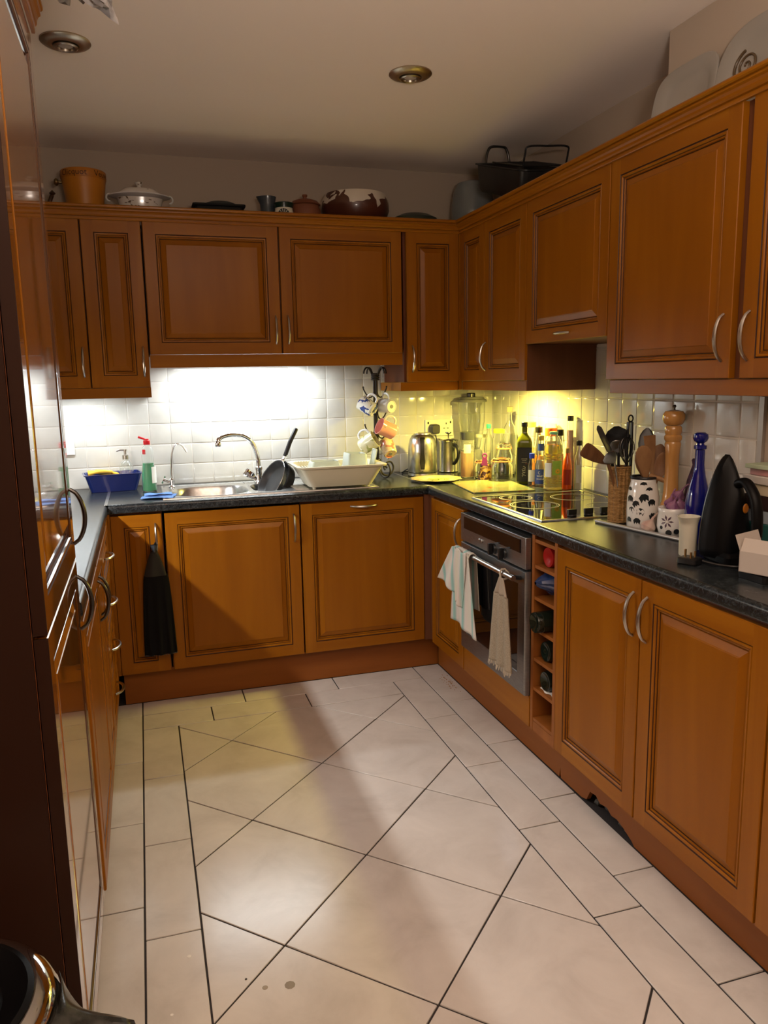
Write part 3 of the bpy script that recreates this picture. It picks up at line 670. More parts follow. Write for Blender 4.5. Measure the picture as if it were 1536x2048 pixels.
# pans
def pan(name, label, loc, a, n, R, depth, m_in, m_out, hl):
    """a: direction of handle in the pan's plane, n: direction the pan opens to"""
    A = Vector(a).normalized(); N = Vector(n).normalized(); N = (N-A*A.dot(N)).normalized(); Bv = N.cross(A)
    t = thing(name, label, 'pan', loc); m = Matrix((A, Bv, N)).transposed().to_4x4(); t.rotation_euler = m.to_euler()
    MB().lathe([(R*.78, -depth-.003), (R*.86, -depth+.002), (R, -.002), (R+.004, 0), (R+.003, .0015)], 0, 44, cap1=False).build('pan_body', m_out, t)
    MB().lathe([(.0, -depth), (R*.80, -depth+.0005), (R*.86, -depth+.005), (R-.002, 0), (R+.002, .001)], 0, 44, cap0=False, cap1=False).build('nonstick_lining', m_in, t)
    if hl:
        MB().box((R-.004, -.012, -.016), (R+.040, .012, -.006)).build('handle_joint', 'chrome', t, bev=.003)
        MB().tube([(R+.030, 0, -.010), (R+.06, 0, -.006), (R+hl*.6, 0, .0), (R+hl, 0, .002), (R+hl+.006, 0, .002)], lambda q: .0125 if q < .95 else .009, 0, 14, flat=.8).build('handle', 'black', t)
    return t
M_['nonstick'] = mat('dark_nonstick', (.035, .035, .037), .38, .2)
pan('frying_pan', 'dark non-stick frying pan tilted in the half bowl, black handle up', (.576, 3.735, .958), (.50, .08, .86), (-.86, -.26, .46), .104, .032, 'nonstick', 'steel', .17)
pan('saucepan', 'dark pan with chrome rim leaning behind the frying pan in the sink', (.612, 3.765, .960), (.42, .10, .90), (-.86, -.36, .30), .090, .050, 'nonstick', 'nonstick', 0)

# ------------------------------------------------------------------ things on the back worktop
def face(x, y): return -math.atan2(x, y)      # turns a thing's local -y towards the middle of the room
ZS = ZT+.0006
M_['plastic'] = mat('milky_plastic', (.80, .86, .84), .25, trans=.55, ior=1.3)
M_['clearp'] = mat('clear_plastic', (.95, .97, .97), .06, trans=.95, ior=1.2)
M_['dkblue'] = mat('navy_enamel', (.010, .022, .14), .2, coat=.5)
t = thing('washing_up_tub', 'dark blue oblong tub with yellow cloths in the back left corner', 'tub', (-.155, 3.965, ZS), .12)
def boxring(hx, hy, z, r=.02, n=6):
    out = []
    for cx, cy, a0 in ((hx-r, hy-r, 0), (-hx+r, hy-r, PI/2), (-hx+r, -hy+r, PI), (hx-r, -hy+r, 1.5*PI)):
        for k in range(n+1):
            a = a0+PI/2*k/n; out.append((cx+r*math.cos(a), cy+r*math.sin(a), z))
    return out
MB().rings([boxring(.105, .062, 0), boxring(.128, .078, .078), boxring(.134, .084, .080), boxring(.134, .084, .084), boxring(.126, .076, .084), boxring(.102, .058, .005)]).build('tub_body', 'dkblue', t)
for i, (x, y, a, cx) in enumerate([(-.055, 0, .1, 'folded yellow cleaning cloth in the blue tub'), (-.02, .03, -.3, 'second yellow cloth standing behind the first in the tub')]):
    c = thing('cleaning_cloth', cx, 'cloth', (-.155+x, 3.955+y, ZS+.062), a)
    M_['yellow'] = M_.get('yellow') or mat('yellow_cloth', (.85, .52, .06), .9)
    MB().grid(lambda u, v: (-.055+.11*u, -.022+.045*v, .018+.014*math.sin(2.2*u+v*2+i)), 14, 8).build('cloth_sheet', 'yellow', c, solid=.012)
def shell(prof, th=.0018):
    """closed glass wall from an outer profile, open top"""
    out = list(prof); inn = [(max(r-th, .0008), z) for r, z in prof[::-1]]; inn[-1] = (inn[-1][0], prof[0][1]+th); 
    return out, inn
def vessel(t, prof, m='glass', th=.0018, liquid=None, lm=None, seg=32, sq=None):
    pr = [(.0008, prof[0][1])]+list(prof)
    inn = [(max(r-th, .0008), max(z, prof[0][1]+th*1.3)) for r, z in prof[::-1]]+[(.0008, prof[0][1]+th*1.3)]
    MB().lathe(pr+inn, 0, seg, cap0=True, cap1=True, sq=sq).build('glass_body', m, t)
    if liquid:
        ps = [(max(r-th*1.15, .001), max(z, prof[0][1]+th*1.5)) for r, z in prof if z < liquid]
        rl = ps[-1][0]
        for (ra, za), (rb_, zb_) in zip(prof[:-1], prof[1:]):
            if za < liquid <= zb_: rl = ra+(rb_-ra)*(liquid-za)/(zb_-za)-th*1.15
        MB().lathe([(.0008, ps[0][1])]+ps+[(rl, liquid), (.0008, liquid)], 0, seg, sq=sq).build('liquid', lm, t)
def capm(t, r, z0, z1, m, name='cap', seg=24, ridge=0):
    MB().lathe([(r*.96, z0), (r, z0+.001), (r, z1-.0015), (r*.9, z1)], 0, seg, sq=None).build(name, m, t)
def label_patch(t, r, z0, z1, m, a=1.2, name='paper_label', z_off=0, c=0):
    MB().grid(lambda u, v: (r*math.sin(c+(u-.5)*2*a), -r*math.cos(c+(u-.5)*2*a), z0+(z1-z0)*v), 20, 2).build(name, m, t)
def colour(name, rgb, rough=.4, **k):
    if name not in M_: M_[name] = mat(name, rgb, rough, **k)
    return name
# soap dispenser
t = thing('soap_dispenser', 'clear glass soap dispenser with metal pump behind the blue tub', 'dispenser', (-.085, 4.010, ZS+.0), 0)
t.location = (-.068, 4.016, ZS+.006)
t.location.x, t.location.y = -.09, 3.99
t.location.z = ZS+.006
vessel(t, [(.030, 0), (.034, .004), (.035, .07), (.033, .100), (.024, .122), (.013, .133), (.013, .140)])
MB().lathe([(.015, .138), (.015, .158), (.006, .160), (.006, .178), (.009, .179), (.009, .186)], 0, 20).build('pump', 'nickel', t)
MB().tube([(0, 0, .182), (-.025, -.004, .184), (-.040, -.006, .180)], .0045, 0, 10).build('nozzle', 'nickel', t)
# washing up liquid
t = thing('washing_up_bottle', 'clear bottle of green washing-up liquid with open red flip cap', 'bottle', (.013, 3.845, ZS), face(0, 1))
vessel(t, [(.030, 0), (.0335, .005), (.033, .05), (.031, .10), (.026, .135), (.027, .160), (.030, .185), (.024, .205), (.014, .218), (.013, .225)], 'clearp', .0012, .135, colour('green_liquid', (.0, .42, .16), .1, trans=.35))
capm(t, .0155, .222, .242, colour('red_plastic', (.75, .02, .03), .3))
MB().box((-.012, -.010, .243), (.010, .010, .249)).tube([(-.008, 0, .248), (-.030, 0, .256), (-.038, 0, .258)], .0055, 0, 8).build('flip_lid', 'red_plastic', t, bev=.002)
label_patch(t, .0345, .040, .118, colour('pale_label', (.75, .78, .78), .4), .55, c=.95)
label_patch(t, .0285, .178, .200, 'red_plastic', .3, name='neck_label', c=-.6)
# dish rack
t = thing('dish_rack', 'cream plastic dish drainer tub standing on the ribbed drainer', 'dish rack', (.878, 3.63, ZT+.0045), -.02)
M_['creamp'] = mat('cream_plastic', (.66, .62, .47), .35)
def rrk(hx, hy, z, cut=False):
    R_ = boxring(hx, hy, z, .035, 8); return R_
mb = MB(); N = len(boxring(1, 1, 0, .035, 8))
mb.rings([rrk(.150, .115, .012), rrk(.168, .130, .045), rrk(.196, .150, .098), rrk(.212, .163, .102), rrk(.215, .166, .110), rrk(.208, .160, .112), rrk(.193, .146, .108), rrk(.164, .125, .050), rrk(.146, .110, .020)], cap0=True, cap1=True)
mb.build('tub_body', 'creamp', t)
for sx in (-1, 1):
    for sy in (-1, 1):
        MB().lathe([(.008, 0), (.009, .004), (.013, .030)], 0, 12, (sx*.128, sy*.095, 0)).build('foot', 'creamp', t)
for k in range(15): MB().tube([(-.172+k*.0135, -.148, .110), (-.172+k*.0135, -.140, .086), (-.172+k*.0135, .140, .086), (-.172+k*.0135, .148, .110)], .0028, 0, 6).build('plate_rib', 'creamp', t)
for (nm, lb, x, y, z, hx, hy, hh, ry) in [('plastic_tub', 'flat milky plastic tub upside down in the dish rack', .822, 3.64, 1.0085, .078, .060, .040, 0), ('plastic_tub', 'larger milky plastic tub upside down in the middle of the dish rack', .978, 3.66, 1.0085, .054, .065, .070, .04), ('food_tub', 'clear plastic tub lid standing on edge at the right of the dish rack', 1.056, 3.64, 1.002, .022, .045, .095, 0)]:
    c = thing(nm, lb, 'tub' if nm == 'plastic_tub' else 'lid', (x, y, z), 0, None, (0, ry, 0))
    if nm == 'plastic_tub': MB().rings([boxring(hx, hy, 0, .015), boxring(hx, hy, .004, .015), boxring(hx*.95, hy*.95, .006, .014), boxring(hx*.86, hy*.86, hh-.006, .012), boxring(hx*.80, hy*.80, hh, .012), boxring(hx*.78, hy*.78, hh-.003, .012), boxring(hx*.90, hy*.90, .003, .012)]).build('tub_shell', 'plastic', c)
    else:
        mb = MB(); mb.T = Matrix.Rotation(-1.35, 4, 'Y') @ Matrix.Translation((.048, 0, 0)); mb.rings([boxring(.048, .036, -.003, .012), boxring(.048, .036, .003, .012), boxring(.042, .030, .003, .01), boxring(.040, .028, .0, .01)]); mb.build('lid_shell', 'plastic', c)
# mug tree ------------------------------------------------------------------
MX, MY = 1.152, 3.865
t = thing('mug_tree', 'wrought iron mug tree with curled feet right of the dish rack', 'mug tree', (MX, MY, ZS))
W = 'iron_wire'
for k, a in enumerate((.35, 1.95, 3.45, 5.1)):
    ca, sa = math.cos(a), math.sin(a)
    MB().tube([(.008*ca, .008*sa, .07), (.008*ca, .008*sa, .50)], .0062, 0, 8).build('rod', W, t)
    P = [(.010, .50), (.018, .525), (.034, .555), (.052, .565), (.066, .553), (.070, .535)]
    MB().tube(smoothpts([(r*ca, r*sa, z) for r, z in P], 5), .0042, 0, 8).build('top_hook', W, t)
    P = [(.008, .075), (.018, .045), (.040, .015), (.070, .006), (.098, .020), (.108, .048), (.094, .074), (.068, .076), (.056, .058), (.066, .046)]
    sc = 1.0 if k != 1 else .9
    MB().tube(smoothpts([(r*ca*sc, r*sa*sc, z) for r, z in P], 5), .0048, 0, 8).build('scroll_foot', W, t)
for z0 in (.075, .505):
    for q in range(3 if z0 < .2 else 4):
        MB().tube([(.018*math.cos(2*PI*j/20), .018*math.sin(2*PI*j/20), z0+q*.0095) for j in range(20)], .0046, 0, 8, closed=True).build('collar', W, t)
hooks = [(2.85, .425), (.15, .425), (3.3, .235), (5.6, .315), (-.2, .215)]
for a, z in hooks:
    ca, sa = math.cos(a), math.sin(a)
    P = [(.008, z+.03), (.014, z+.0), (.030, z-.010), (.046, z+.004), (.060, z+.030), (.063, z+.040)]
    MB().tube(smoothpts([(r*ca, r*sa, zz) for r, zz in P], 5), .0036, 0, 8).lathe([(0, -.006), (.006, 0), (0, .006)], 0, 10, (.063*ca, .063*sa, z+.042), cap0=False, cap1=False).build('mug_hook', W, t)
def mug(label, c, d, hdir, m, R=.041, H=.088, band=None, mark=None, taper=.92, grp='mugs on the mug tree'):
    D = Vector(d).normalized(); Hh = Vector(hdir); Hh = (Hh-D*D.dot(Hh)).normalized(); Sd = D.cross(Hh)
    t = thing('mug', label, 'mug', Vector(c)-D*H/2, 0, grp); t.rotation_euler = Matrix((Hh, Sd, D)).transposed().to_euler()
    MB().lathe([(.0, .002), (R*taper*.72, .002), (R*taper*.74, 0), (R*taper*.82, 0), (R*taper*.86, .003), (R*taper*.97, .010), (R*(taper+.03), H*.45), (R, H-.001), (R-.0015, H), (R-.003, H-.001), (R*.90, .008), (0, .006)], 0, 36, cap0=False, cap1=False).build('cup', m, t)
    MB().tube(smoothpts([(R*.93, 0, H*.18), (R+.018, 0, H*.24), (R+.027, 0, H*.50), (R+.019, 0, H*.76), (R*.96, 0, H*.84)], 5), .0046, 0, 10, flat=1.3).build('handle', band or m, t)
    if mark: MB().lathe([(.0, -.0006), (.010, -.0006), (.010, .0018)], 0, 10, (0, 0, .0006), cap1=False).build('base_mark', mark, t)
    return t
def vormat(name, a, b, sc, th, th2=.1):
    m = noisemat(name, [(0, b), (th, b), (min(th+.015, .98), a), (1, a)], sc, .15, (1, 1, 1), 3, coat=.5, obj=True, dist=.6); return m
bl = vormat('blue_white_pottery', (.74, .74, .70), (.03, .06, .26), 26, .46)
mug('blue and white patterned mug on the upper left hook', (1.100, MY-.03, 1.293), (-.55, .55, .48), (.45, -.2, .85), bl, .040, .085, band='porcelain', mark=colour('mark_blue', (.04, .05, .12)))
mug('white mug with grey base mark on the upper right hook', (1.206, MY-.02, 1.292), (-.35, .93, .05), (-.15, .0, 1), 'porcelain', .039, .080, mark=colour('mark_grey', (.25, .25, .24)))
pk = vormat('pink_mug_glaze', (.78, .36, .32), (.42, .30, .30), 9, .36)
mug('pink mug with grey swirl on the front middle hook', (1.182, MY-.085, 1.178), (-.84, -.10, .40), (.10, -.05, 1), pk, .044, .092, band='porcelain', taper=.80)
gn = vormat('green_leaf_pottery', (.70, .68, .48), (.38, .40, .16), 22, .44)
mug('cream mug with green leaf pattern, mouth up, on the lower left hook', (1.095, MY-.045, 1.108), (.72, -.42, .50), (.0, .1, 1), gn, .045, .090, band='porcelain')
fo = vormat('floral_pottery', (.76, .60, .42), (.62, .22, .18), 20, .42)
mug('floral mug with a white base on the lower right hook', (1.212, MY-.01, 1.075), (-.08, .72, .68), (.1, .3, -1), fo, .040, .085, band='cream', mark='mark_grey')
# kettle
t = thing('kettle', 'brushed steel cordless kettle with black handle strip', 'kettle', (1.404, 3.862, ZS), face(1.408, 3.865))
MB().lathe([(.078, 0), (.080, .003), (.078, .016)], 0, 40).build('power_base', 'steel', t)
MB().lathe([(.074, .016), (.074, .021)], 0, 40).build('seam', 'black', t)
MB().lathe([(.077, .021), (.078, .026), (.077, .10), (.074, .165), (.068, .192), (.056, .212), (.046, .218)], 0, 44).build('kettle_body', 'steel', t)
MB().lathe([(.046, .218), (.045, .223), (.030, .227), (.0, .228)], 0, 40).build('lid', 'steel', t)
hp = MB(); pf = [(-.060, .206, .012), (-.074, .196, .013), (-.082, .17, .011), (-.086, .12, .011), (-.086, .075, .014), (-.083, .060, .012), (-.080, .038, .010)]
hp.rings([[(-w, y, z), (w, y, z), (w, y+.014, z), (-w, y+.014, z)] for y, z, w in pf]); hp.build('handle_strip', 'black', t, bev=.003)
MB().lathe([(.0, 0), (.005, 0), (.005, .003), (0, .004)], 0, 14, (0, -.0815, .030)).build('switch', 'black', t)
# cafetiere
t = thing('cafetiere', 'steel cafetiere with plunger knob and black handle behind the kettle', 'cafetiere', (1.588, 3.955, ZS), face(1.588, 3.955))
MB().lathe([(.050, 0), (.052, .004), (.050, .010), (.050, .165), (.052, .168)], 0, 36).build('jug_body', 'steel', t)
MB().lathe([(.054, .168), (.055, .173), (.050, .178), (.020, .183), (.006, .185)], 0, 36).build('lid', 'chrome', t)
MB().lathe([(.003, .184), (.003, .202), (.008, .206), (.017, .212), (.016, .216), (.0, .217)], 0, 20).build('plunger', 'darkmetal', t)
MB().tube(smoothpts([(.030, -.040, .150), (.044, -.062, .145), (.052, -.075, .115), (.050, -.073, .08), (.036, -.055, .055), (.028, -.044, .050)], 6), .0075, 0, 12, flat=1.4).build('handle', 'black', t)
# socket and plug
t = thing('wall_socket', 'cream double wall socket above the kettle and cafetiere', 'socket', (1.575, YW-.008, 1.158))
MB().box((-.083, -.008, -.045), (.083, -.0005, .045)).build('face_plate', 'cream', t, bev=.002)
for x, z, w_, h_ in [(.040, .022, .0025, .005), (.028, -.004, .005, .0022), (.050, -.004, .005, .0022), (.066, .028, .004, .006), (-.066, .028, .004, .006)]:
    MB().box((x-w_, -.0088, z-h_), (x+w_, -.0079, z+h_)).build('slot', 'blackmatt', t)
t = thing('plug', 'large black plug in the left side of the wall socket', 'plug', (1.540, YW-.0185, 1.152))
MB().rings([[(x, -.042+.002, z) for x, y_, z in [(p[0]*.8, 0, p[1]*.8) for p in boxring(.026, .026, 0, .012)]], [(p[0]*.96, -.034, p[1]*.96) for p in boxring(.026, .026, 0, .012)], [(p[0], -.0, p[1]) for p in boxring(.026, .028, 0, .012)]]).build('plug_body', colour('charcoal_plastic', (.035, .033, .03), .35), t, bev=.001)
t2 = tag(MB().tube(smoothpts([(1.545, YW-.035, 1.118), (1.545, YW-.045, 1.06), (1.50, YW-.06, .95), (1.44, 4.00, ZT+.006), (1.36, 4.01, ZT+.006), (1.325, 3.97, ZT+.006), (1.345, 3.93, ZT+.03), (1.362, 3.92, ZT+.022), (1.372, 3.90, ZT+.012)], 6), .0035, 0, 8).build('power_cord', 'black'), 'black power cord looping out behind the kettle', 'cord')
t = thing('switch_plate', 'white wall switch plate at the far left of the tiled back wall', 'switch', (-.365, YW-.008, 1.135))
MB().box((-.043, -.008, -.043), (.043, -.0005, .043)).build('face_plate', 'white', t, bev=.002)
MB().box((-.008, -.011, -.014), (.008, -.008, .014)).build('rocker', 'white', t, bev=.001)
# serving plate with scraps, worktop saver
t = thing('serving_plate', 'cream scalloped plate with green scraps in front of the kettle', 'plate', (1.385, 3.615, ZS))
pr = [(0, .002), (.07, .002), (.085, .006), (.125, .012), (.127, .014), (.085, .0095), (.07, .005), (0, .004)]
rs = [[(r*(1+(.035 if r > .1 else 0)*math.cos(10*2*PI*j/80))*math.cos(2*PI*j/80), r*(1+(.035 if r > .1 else 0)*math.cos(10*2*PI*j/80))*math.sin(2*PI*j/80), z) for j in range(80)] for r, z in [(max(a, .0005), b) for a, b in pr]]
MB().rings(rs).build('plate_body', noisemat('cream_plate_glaze', [(.35, (.50, .44, .26)), (.65, (.44, .30, .15))], 9, .2, coat=.5), t)
mb = MB()
for k in range(60):
    a, r = random.uniform(0, 2*PI), .055*random.random()**.6; x, y = r*math.cos(a)+.01, r*math.sin(a)*.6
    mb.T = Matrix.Translation((x, y, .0075+random.random()*.004)) @ Matrix.Rotation(random.uniform(0, 6), 4, 'Z') @ Matrix.Rotation(random.uniform(-.4, .4), 4, 'X'); q = random.uniform(.004, .012)
    mb.box((-q, -.0012, -.0008), (q, .0012, .0008))
o = mb.build('herb_scraps', colour('herb_green', (.45, .55, .10), .8)); o.location = t.location; o['kind'] = 'stuff'; tag(o, 'heap of yellow green herb scraps on the cream plate', 'food')
t = thing('worktop_saver', 'glass worktop saver with a faded red and green picture beside the hob', 'board', (1.545, 3.315, ZS), -.12)
bmat = noisemat('faded_picture_print', [(.34, (.20, .055, .02)), (.42, (.26, .20, .08)), (.52, (.13, .18, .09)), (.62, (.27, .24, .13)), (.72, (.12, .13, .06))], 8, .2, (1, 2.2, 1), 4, coat=.2, dist=1.5)
MB().rings([boxring(.145, .205, 0, .012), boxring(.145, .205, .005, .012)]).build('glass_board', bmat, t, bev=.0008)
for k in (-1, 1):
    MB().box((-.14, k*.201-.003, .0051), (.14, k*.201+.003, .0055)).build('dark_border', 'black', t)
# ------------------------------------------------------------------ jars and bottles in the corner
def jar(name, label, cat, x, y): return thing(name, label, cat, (x, y, ZS), face(x, y))
t = jar('glass_jar', 'small clear jar with black lid beside the cafetiere', 'jar', 1.634, 3.868)
vessel(t, [(.022, 0), (.025, .004), (.025, .085), (.021, .100), (.021, .108)]); capm(t, .023, .104, .120, 'black')
t = jar('drink_bottle', 'tall clear drinking bottle of amber drink with wide black lid', 'bottle', 1.590, 3.70)
vessel(t, [(.034, 0), (.036, .005), (.036, .19), (.034, .196)], 'clearp', .0015, .13, colour('amber_drink', (.80, .42, .14), .1, trans=.5)); capm(t, .0375, .192, .232, colour('charcoal_cap', (.03, .032, .034), .3))
label_patch(t, .0366, .125, .17, colour('pale_clear_label', (.75, .68, .50), .4), .5)
t = jar('blender', 'clear blender jug with grey lid in the corner by the socket', 'blender', 1.730, 3.965)
MB().lathe([(.070, 0), (.072, .01), (.066, .09), (.055, .115), (.050, .12)], 0, 32).build('motor_base', 'cream', t)
vessel(t, [(.045, .122), (.048, .13), (.062, .20), (.072, .27), (.074, .375)], 'glass', .003)
MB().lathe([(.082, .374), (.084, .378), (.080, .388), (.070, .392), (.066, .402), (.0, .403)], 0, 40).build('lid', colour('grey_lid', (.16, .16, .16), .3), t)
MB().lathe([(.024, .403), (.024, .420), (.020, .424)], 0, 20, (-.004, 0, 0)).build('lid_cap', 'darkmetal', t)
mb = MB()
for a in range(4): mb.tube([(0, 0, .140), (.022*math.cos(a*PI/2+.4), .022*math.sin(a*PI/2+.4), .150)], .003, 0, 6)
mb.build('blades', 'steel', t)
t = jar('storage_jar', 'tall clear plastic container left of the green capped bottle', 'jar', 1.728, 3.835)
vessel(t, [(.026, 0), (.028, .004), (.028, .190), (.026, .194)], 'clearp'); capm(t, .029, .190, .206, colour('clear_lid', (.75, .72, .5), .3, trans=.4))
t = jar('cordial_bottle', 'clear bottle with a green cap behind the clipped bag', 'bottle', 1.722, 3.725)
vessel(t, [(.022, 0), (.024, .004), (.024, .15), (.018, .19), (.010, .225), (.010, .248)]); capm(t, .012, .244, .266, colour('green_cap', (.03, .45, .22), .3))
t = jar('glass_jar', 'clear jar with yellow clipped lid in the tile corner', 'jar', 1.815, 3.80)
vessel(t, [(.030, 0), (.033, .004), (.033, .18), (.026, .20), (.026, .215)]); capm(t, .028, .212, .234, colour('yellow_cap', (.80, .68, .04), .3))
t = jar('decanter', 'round clear decanter with a square brown stopper', 'decanter', 1.825, 3.69)
vessel(t, [(.026, 0), (.030, .005), (.036, .14), (.036, .20), (.030, .245), (.014, .275), (.011, .29), (.011, .325)])
MB().box((-.014, -.014, .326), (.014, .014, .354)).build('stopper', colour('brown_stopper', (.10, .08, .035), .5), t, bev=.001)
def kilner(label, x, y, R, Hh):
    t = jar('kilner_jar', label, 'jar', x, y)
    vessel(t, [(R*.85, 0), (R, .006), (R, Hh*.62), (R*.80, Hh*.76), (R*.80, Hh*.82)], 'glass', .003)
    MB().lathe([(R*.80, Hh*.82), (R*.90, Hh*.825), (R*.90, Hh*.85), (R*.80, Hh*.855)], 0, 32).build('rubber_seal', colour('orange_rubber', (.75, .22, .08), .5), t)
    MB().lathe([(.0008, Hh*.86), (R*.84, Hh*.86), (R*.86, Hh*.89), (R*.80, Hh*.93), (R*.5, Hh*.97), (.0008, Hh)], 0, 32).build('glass_lid', 'glass', t)
    for s in (-1, 1): MB().tube([(s*R*.9, -.01, Hh*.72), (s*R*.95, -.012, Hh*.88), (s*R*.6, -.03, Hh*1.01)], .0018, 0, 6).build('wire_clip', 'chrome', t)
    return t
kilner('squat clip-top glass jar with orange seal in front of the bottles', 1.672, 3.465, .054, .118)
kilner('taller clip-top glass jar with orange seal behind the squat one', 1.745, 3.590, .042, .178)
kilner('small clip-top glass jar left of the clipped foil bag', 1.634, 3.620, .036, .096)
t = jar('glass_jar', 'tall jar with pale yellow lid behind the dark oil bottle', 'jar', 1.840, 3.50)
vessel(t, [(.032, 0), (.035, .004), (.035, .235), (.030, .25), (.030, .26)], liquid=.16, lm=colour('pale_pasta', (.70, .52, .22), .6)); capm(t, .033, .258, .284, colour('yellow_lid', (.78, .62, .12), .3))
# clipped foil bag
t = jar('snack_bag', 'small brown foil bag closed with a purple clip', 'bag', 1.612, 3.540)
def sbag(u, v):
    a = 2*PI*u; z = .078*v; w = .032*(1-.25*v)+.002*math.sin(6*a+v*8); dpt = .020*(1-v*.9)+.002
    return (w*math.cos(a)+.008*v, dpt*math.sin(a), z+.004*math.sin(5*a)*v)
MB().grid(sbag, 28, 10).build('foil_bag', noisemat('brown_foil', [(.42, (.03, .012, .006)), (.5, (.35, .20, .04)), (.62, (.05, .02, .008))], 38, .25, metal=.4, obj=True), t, ang=15)
mb = MB(); mb.rings([[(-.014, -.006, .074), (.018, -.006, .074), (.018, .006, .074), (-.014, .006, .074)], [(-.008, -.005, .112), (.014, -.005, .112), (.014, .005, .112), (-.008, .005, .112)]]); mb.tube([(.003+.010*math.cos(a), 0, .122+.010*math.sin(a)) for a in [2*PI*k/16 for k in range(16)]], .004, 0, 8, closed=True)
mb.build('bag_clip', colour('purple_clip', (.16, .02, .14), .35), t)
# dark olive oil bottle
t = jar('oil_bottle', 'tall square dark bottle of olive oil with black label', 'bottle', 1.738, 3.355)
colour('olive_glass', (.10, .11, .01), .06)
MB().lathe([(.034, 0), (.037, .004), (.037, .195), (.032, .215), (.016, .235), (.013, .245), (.013, .272)], 0, 40, sq=6).build('bottle_body', 'olive_glass', t)
capm(t, .0155, .270, .293, colour('navy_cap', (.012, .016, .035), .3))
MB().box((-.034, -.0380, .012), (.034, -.0372, .175)).build('black_label', colour('label_black', (.012, .013, .016), .4), t)
mb = MB()
for k in range(5): mb.tube([(-.002+.006*math.cos(a+k)+random.uniform(-.004, .004), -.0384, .040+k*.010+.005*math.sin(a+k)) for a in [q*.5 for q in range(9)]], .0009, 0, 5)
mb.build('label_emblem', colour('label_gold', (.45, .42, .33), .4), t, kind='stuff')
for k, q in enumerate((.014, .010, .012)): MB().box((-q, -.0384, .120-k*.008), (q, -.0381, .1215-k*.008)).build('label_line', 'label_gold', t)
MB().lathe([(.0, 0), (.005, 0), (.004, .0006)], 0, 12, (0, 0, 0)).build('label_seal', colour('seal_orange', (.55, .12, .02), .4), t).location = (.010, -.0386, .098)
# orange drink bottle
t = jar('juice_bottle', 'clear bottle half full of orange drink with black cap behind the vinegar', 'bottle', 1.842, 3.405)
vessel(t, [(.030, 0), (.033, .005), (.033, .12), (.026, .165), (.016, .21), (.015, .24)], 'glass', .0018, .125, colour('orange_liquid', (.85, .26, .03), .15)); capm(t, .0175, .236, .264, 'black')
t = jar('preserve_jar', 'jar with orange red lid standing behind the yellow oil bottle', 'jar', 1.862, 3.325)
vessel(t, [(.026, 0), (.028, .004), (.028, .215), (.025, .225)], liquid=.20, lm=colour('sauce_brown', (.30, .16, .05), .5)); capm(t, .028, .224, .262, colour('orange_lid', (.85, .14, .02), .35)); MB().lathe([(.026, .262), (.027, .27), (.026, .282)], 0, 24).build('glass_top', 'clearp', t)
t = jar('vinegar_bottle', 'clear bottle of white vinegar with blue labels and gold cap', 'bottle', 1.765, 3.240)
VR = [(.026, 0), (.0275, .004), (.0275, .085), (.024, .110), (.015, .155), (.012, .185), (.012, .215)]
vessel(t, VR, 'glass', .0018, .12, colour('vinegar', (.80, .84, .82), .05, trans=.8, ior=1.33)); capm(t, .014, .212, .235, colour('gold_cap', (.45, .36, .12), .35, metal=.6))
label_patch(t, .0281, .012, .080, colour('label_blue', (.025, .06, .27), .4), 1.25)
label_patch(t, .0150, .165, .198, 'label_blue', 1.4, name='neck_label')
colour('label_white', (.8, .8, .8), .5)
def cyltext(t, body, size, r, z, m, name='lettering', c=0):
    text_mb(body, size, lambda x, y, d: ((r+d)*math.sin(x/r+c), -(r+d)*math.cos(x/r+c), z+y)).build(name, m, t)
cyltext(t, 'WHITE', .0125, .0285, .044, 'label_white'); cyltext(t, 'VINEGAR', .0105, .0285, .031, 'label_white')
MB().tube([((.0287)*math.sin(.005*math.cos(a)/.0287-.25), -(.0287)*math.cos(.005*math.cos(a)/.0287-.25), .064+.006*math.sin(a)) for a in [1+q*.35 for q in range(14)]], .0008, 0, 5).build('label_emblem', 'label_white', t)
t = jar('water_bottle', 'small clear bottle with a bright blue cap left of the vinegar', 'bottle', 1.732, 3.275)
t.location.x = 1.733; t.location.y = 3.268
vessel(t, [(.018, 0), (.0195, .003), (.0195, .095), (.012, .120), (.011, .132)]); capm(t, .0125, .128, .152, colour('blue_cap', (.02, .05, .62), .3))
label_patch(t, .0199, .02, .075, colour('white_label', (.62, .64, .66), .4), .9)
# sunflower oil
t = jar('cooking_oil_bottle', 'large ribbed clear bottle of yellow cooking oil with green cap', 'bottle', 1.750, 3.100)
pr = [(.038, 0), (.042, .005)]
for k in range(7): pr += [(.0425, .012+k*.008), (.0405, .016+k*.008)]
pr += [(.0415, .07), (.0415, .135), (.0385, .140), (.0425, .146), (.0385, .152), (.0425, .160), (.0385, .166), (.0420, .174), (.040, .195), (.033, .222), (.022, .240), (.0165, .246), (.0160, .252)]
vessel(t, pr, 'clearp', .001, .205, colour('yellow_oil', (.98, .80, .03), .03, trans=.8, ior=1.35)); capm(t, .0185, .250, .262, colour('mint_cap', (.20, .60, .40), .3))
label_patch(t, .0422, .072, .134, colour('label_green', (.30, .50, .06), .4), .62, c=.55)
label_patch(t, .0422, .062, .125, 'pale_label', .42, name='side_label', c=-.60)
mb = MB()
for k in range(12):
    a = k*PI/6; mb.tube([(.0432*math.sin(.5+.004*math.cos(a)/.0432), -.0432*math.cos(.5+.004*math.cos(a)/.0432), .088+.004*math.sin(a)), (.0432*math.sin(.5+.012*math.cos(a)/.0432), -.0432*math.cos(.5+.012*math.cos(a)/.0432), .088+.012*math.sin(a))], .0016, 0, 5)
mb.build('flower_print', colour('sun_yellow', (.85, .45, .02), .4), t, kind='stuff')
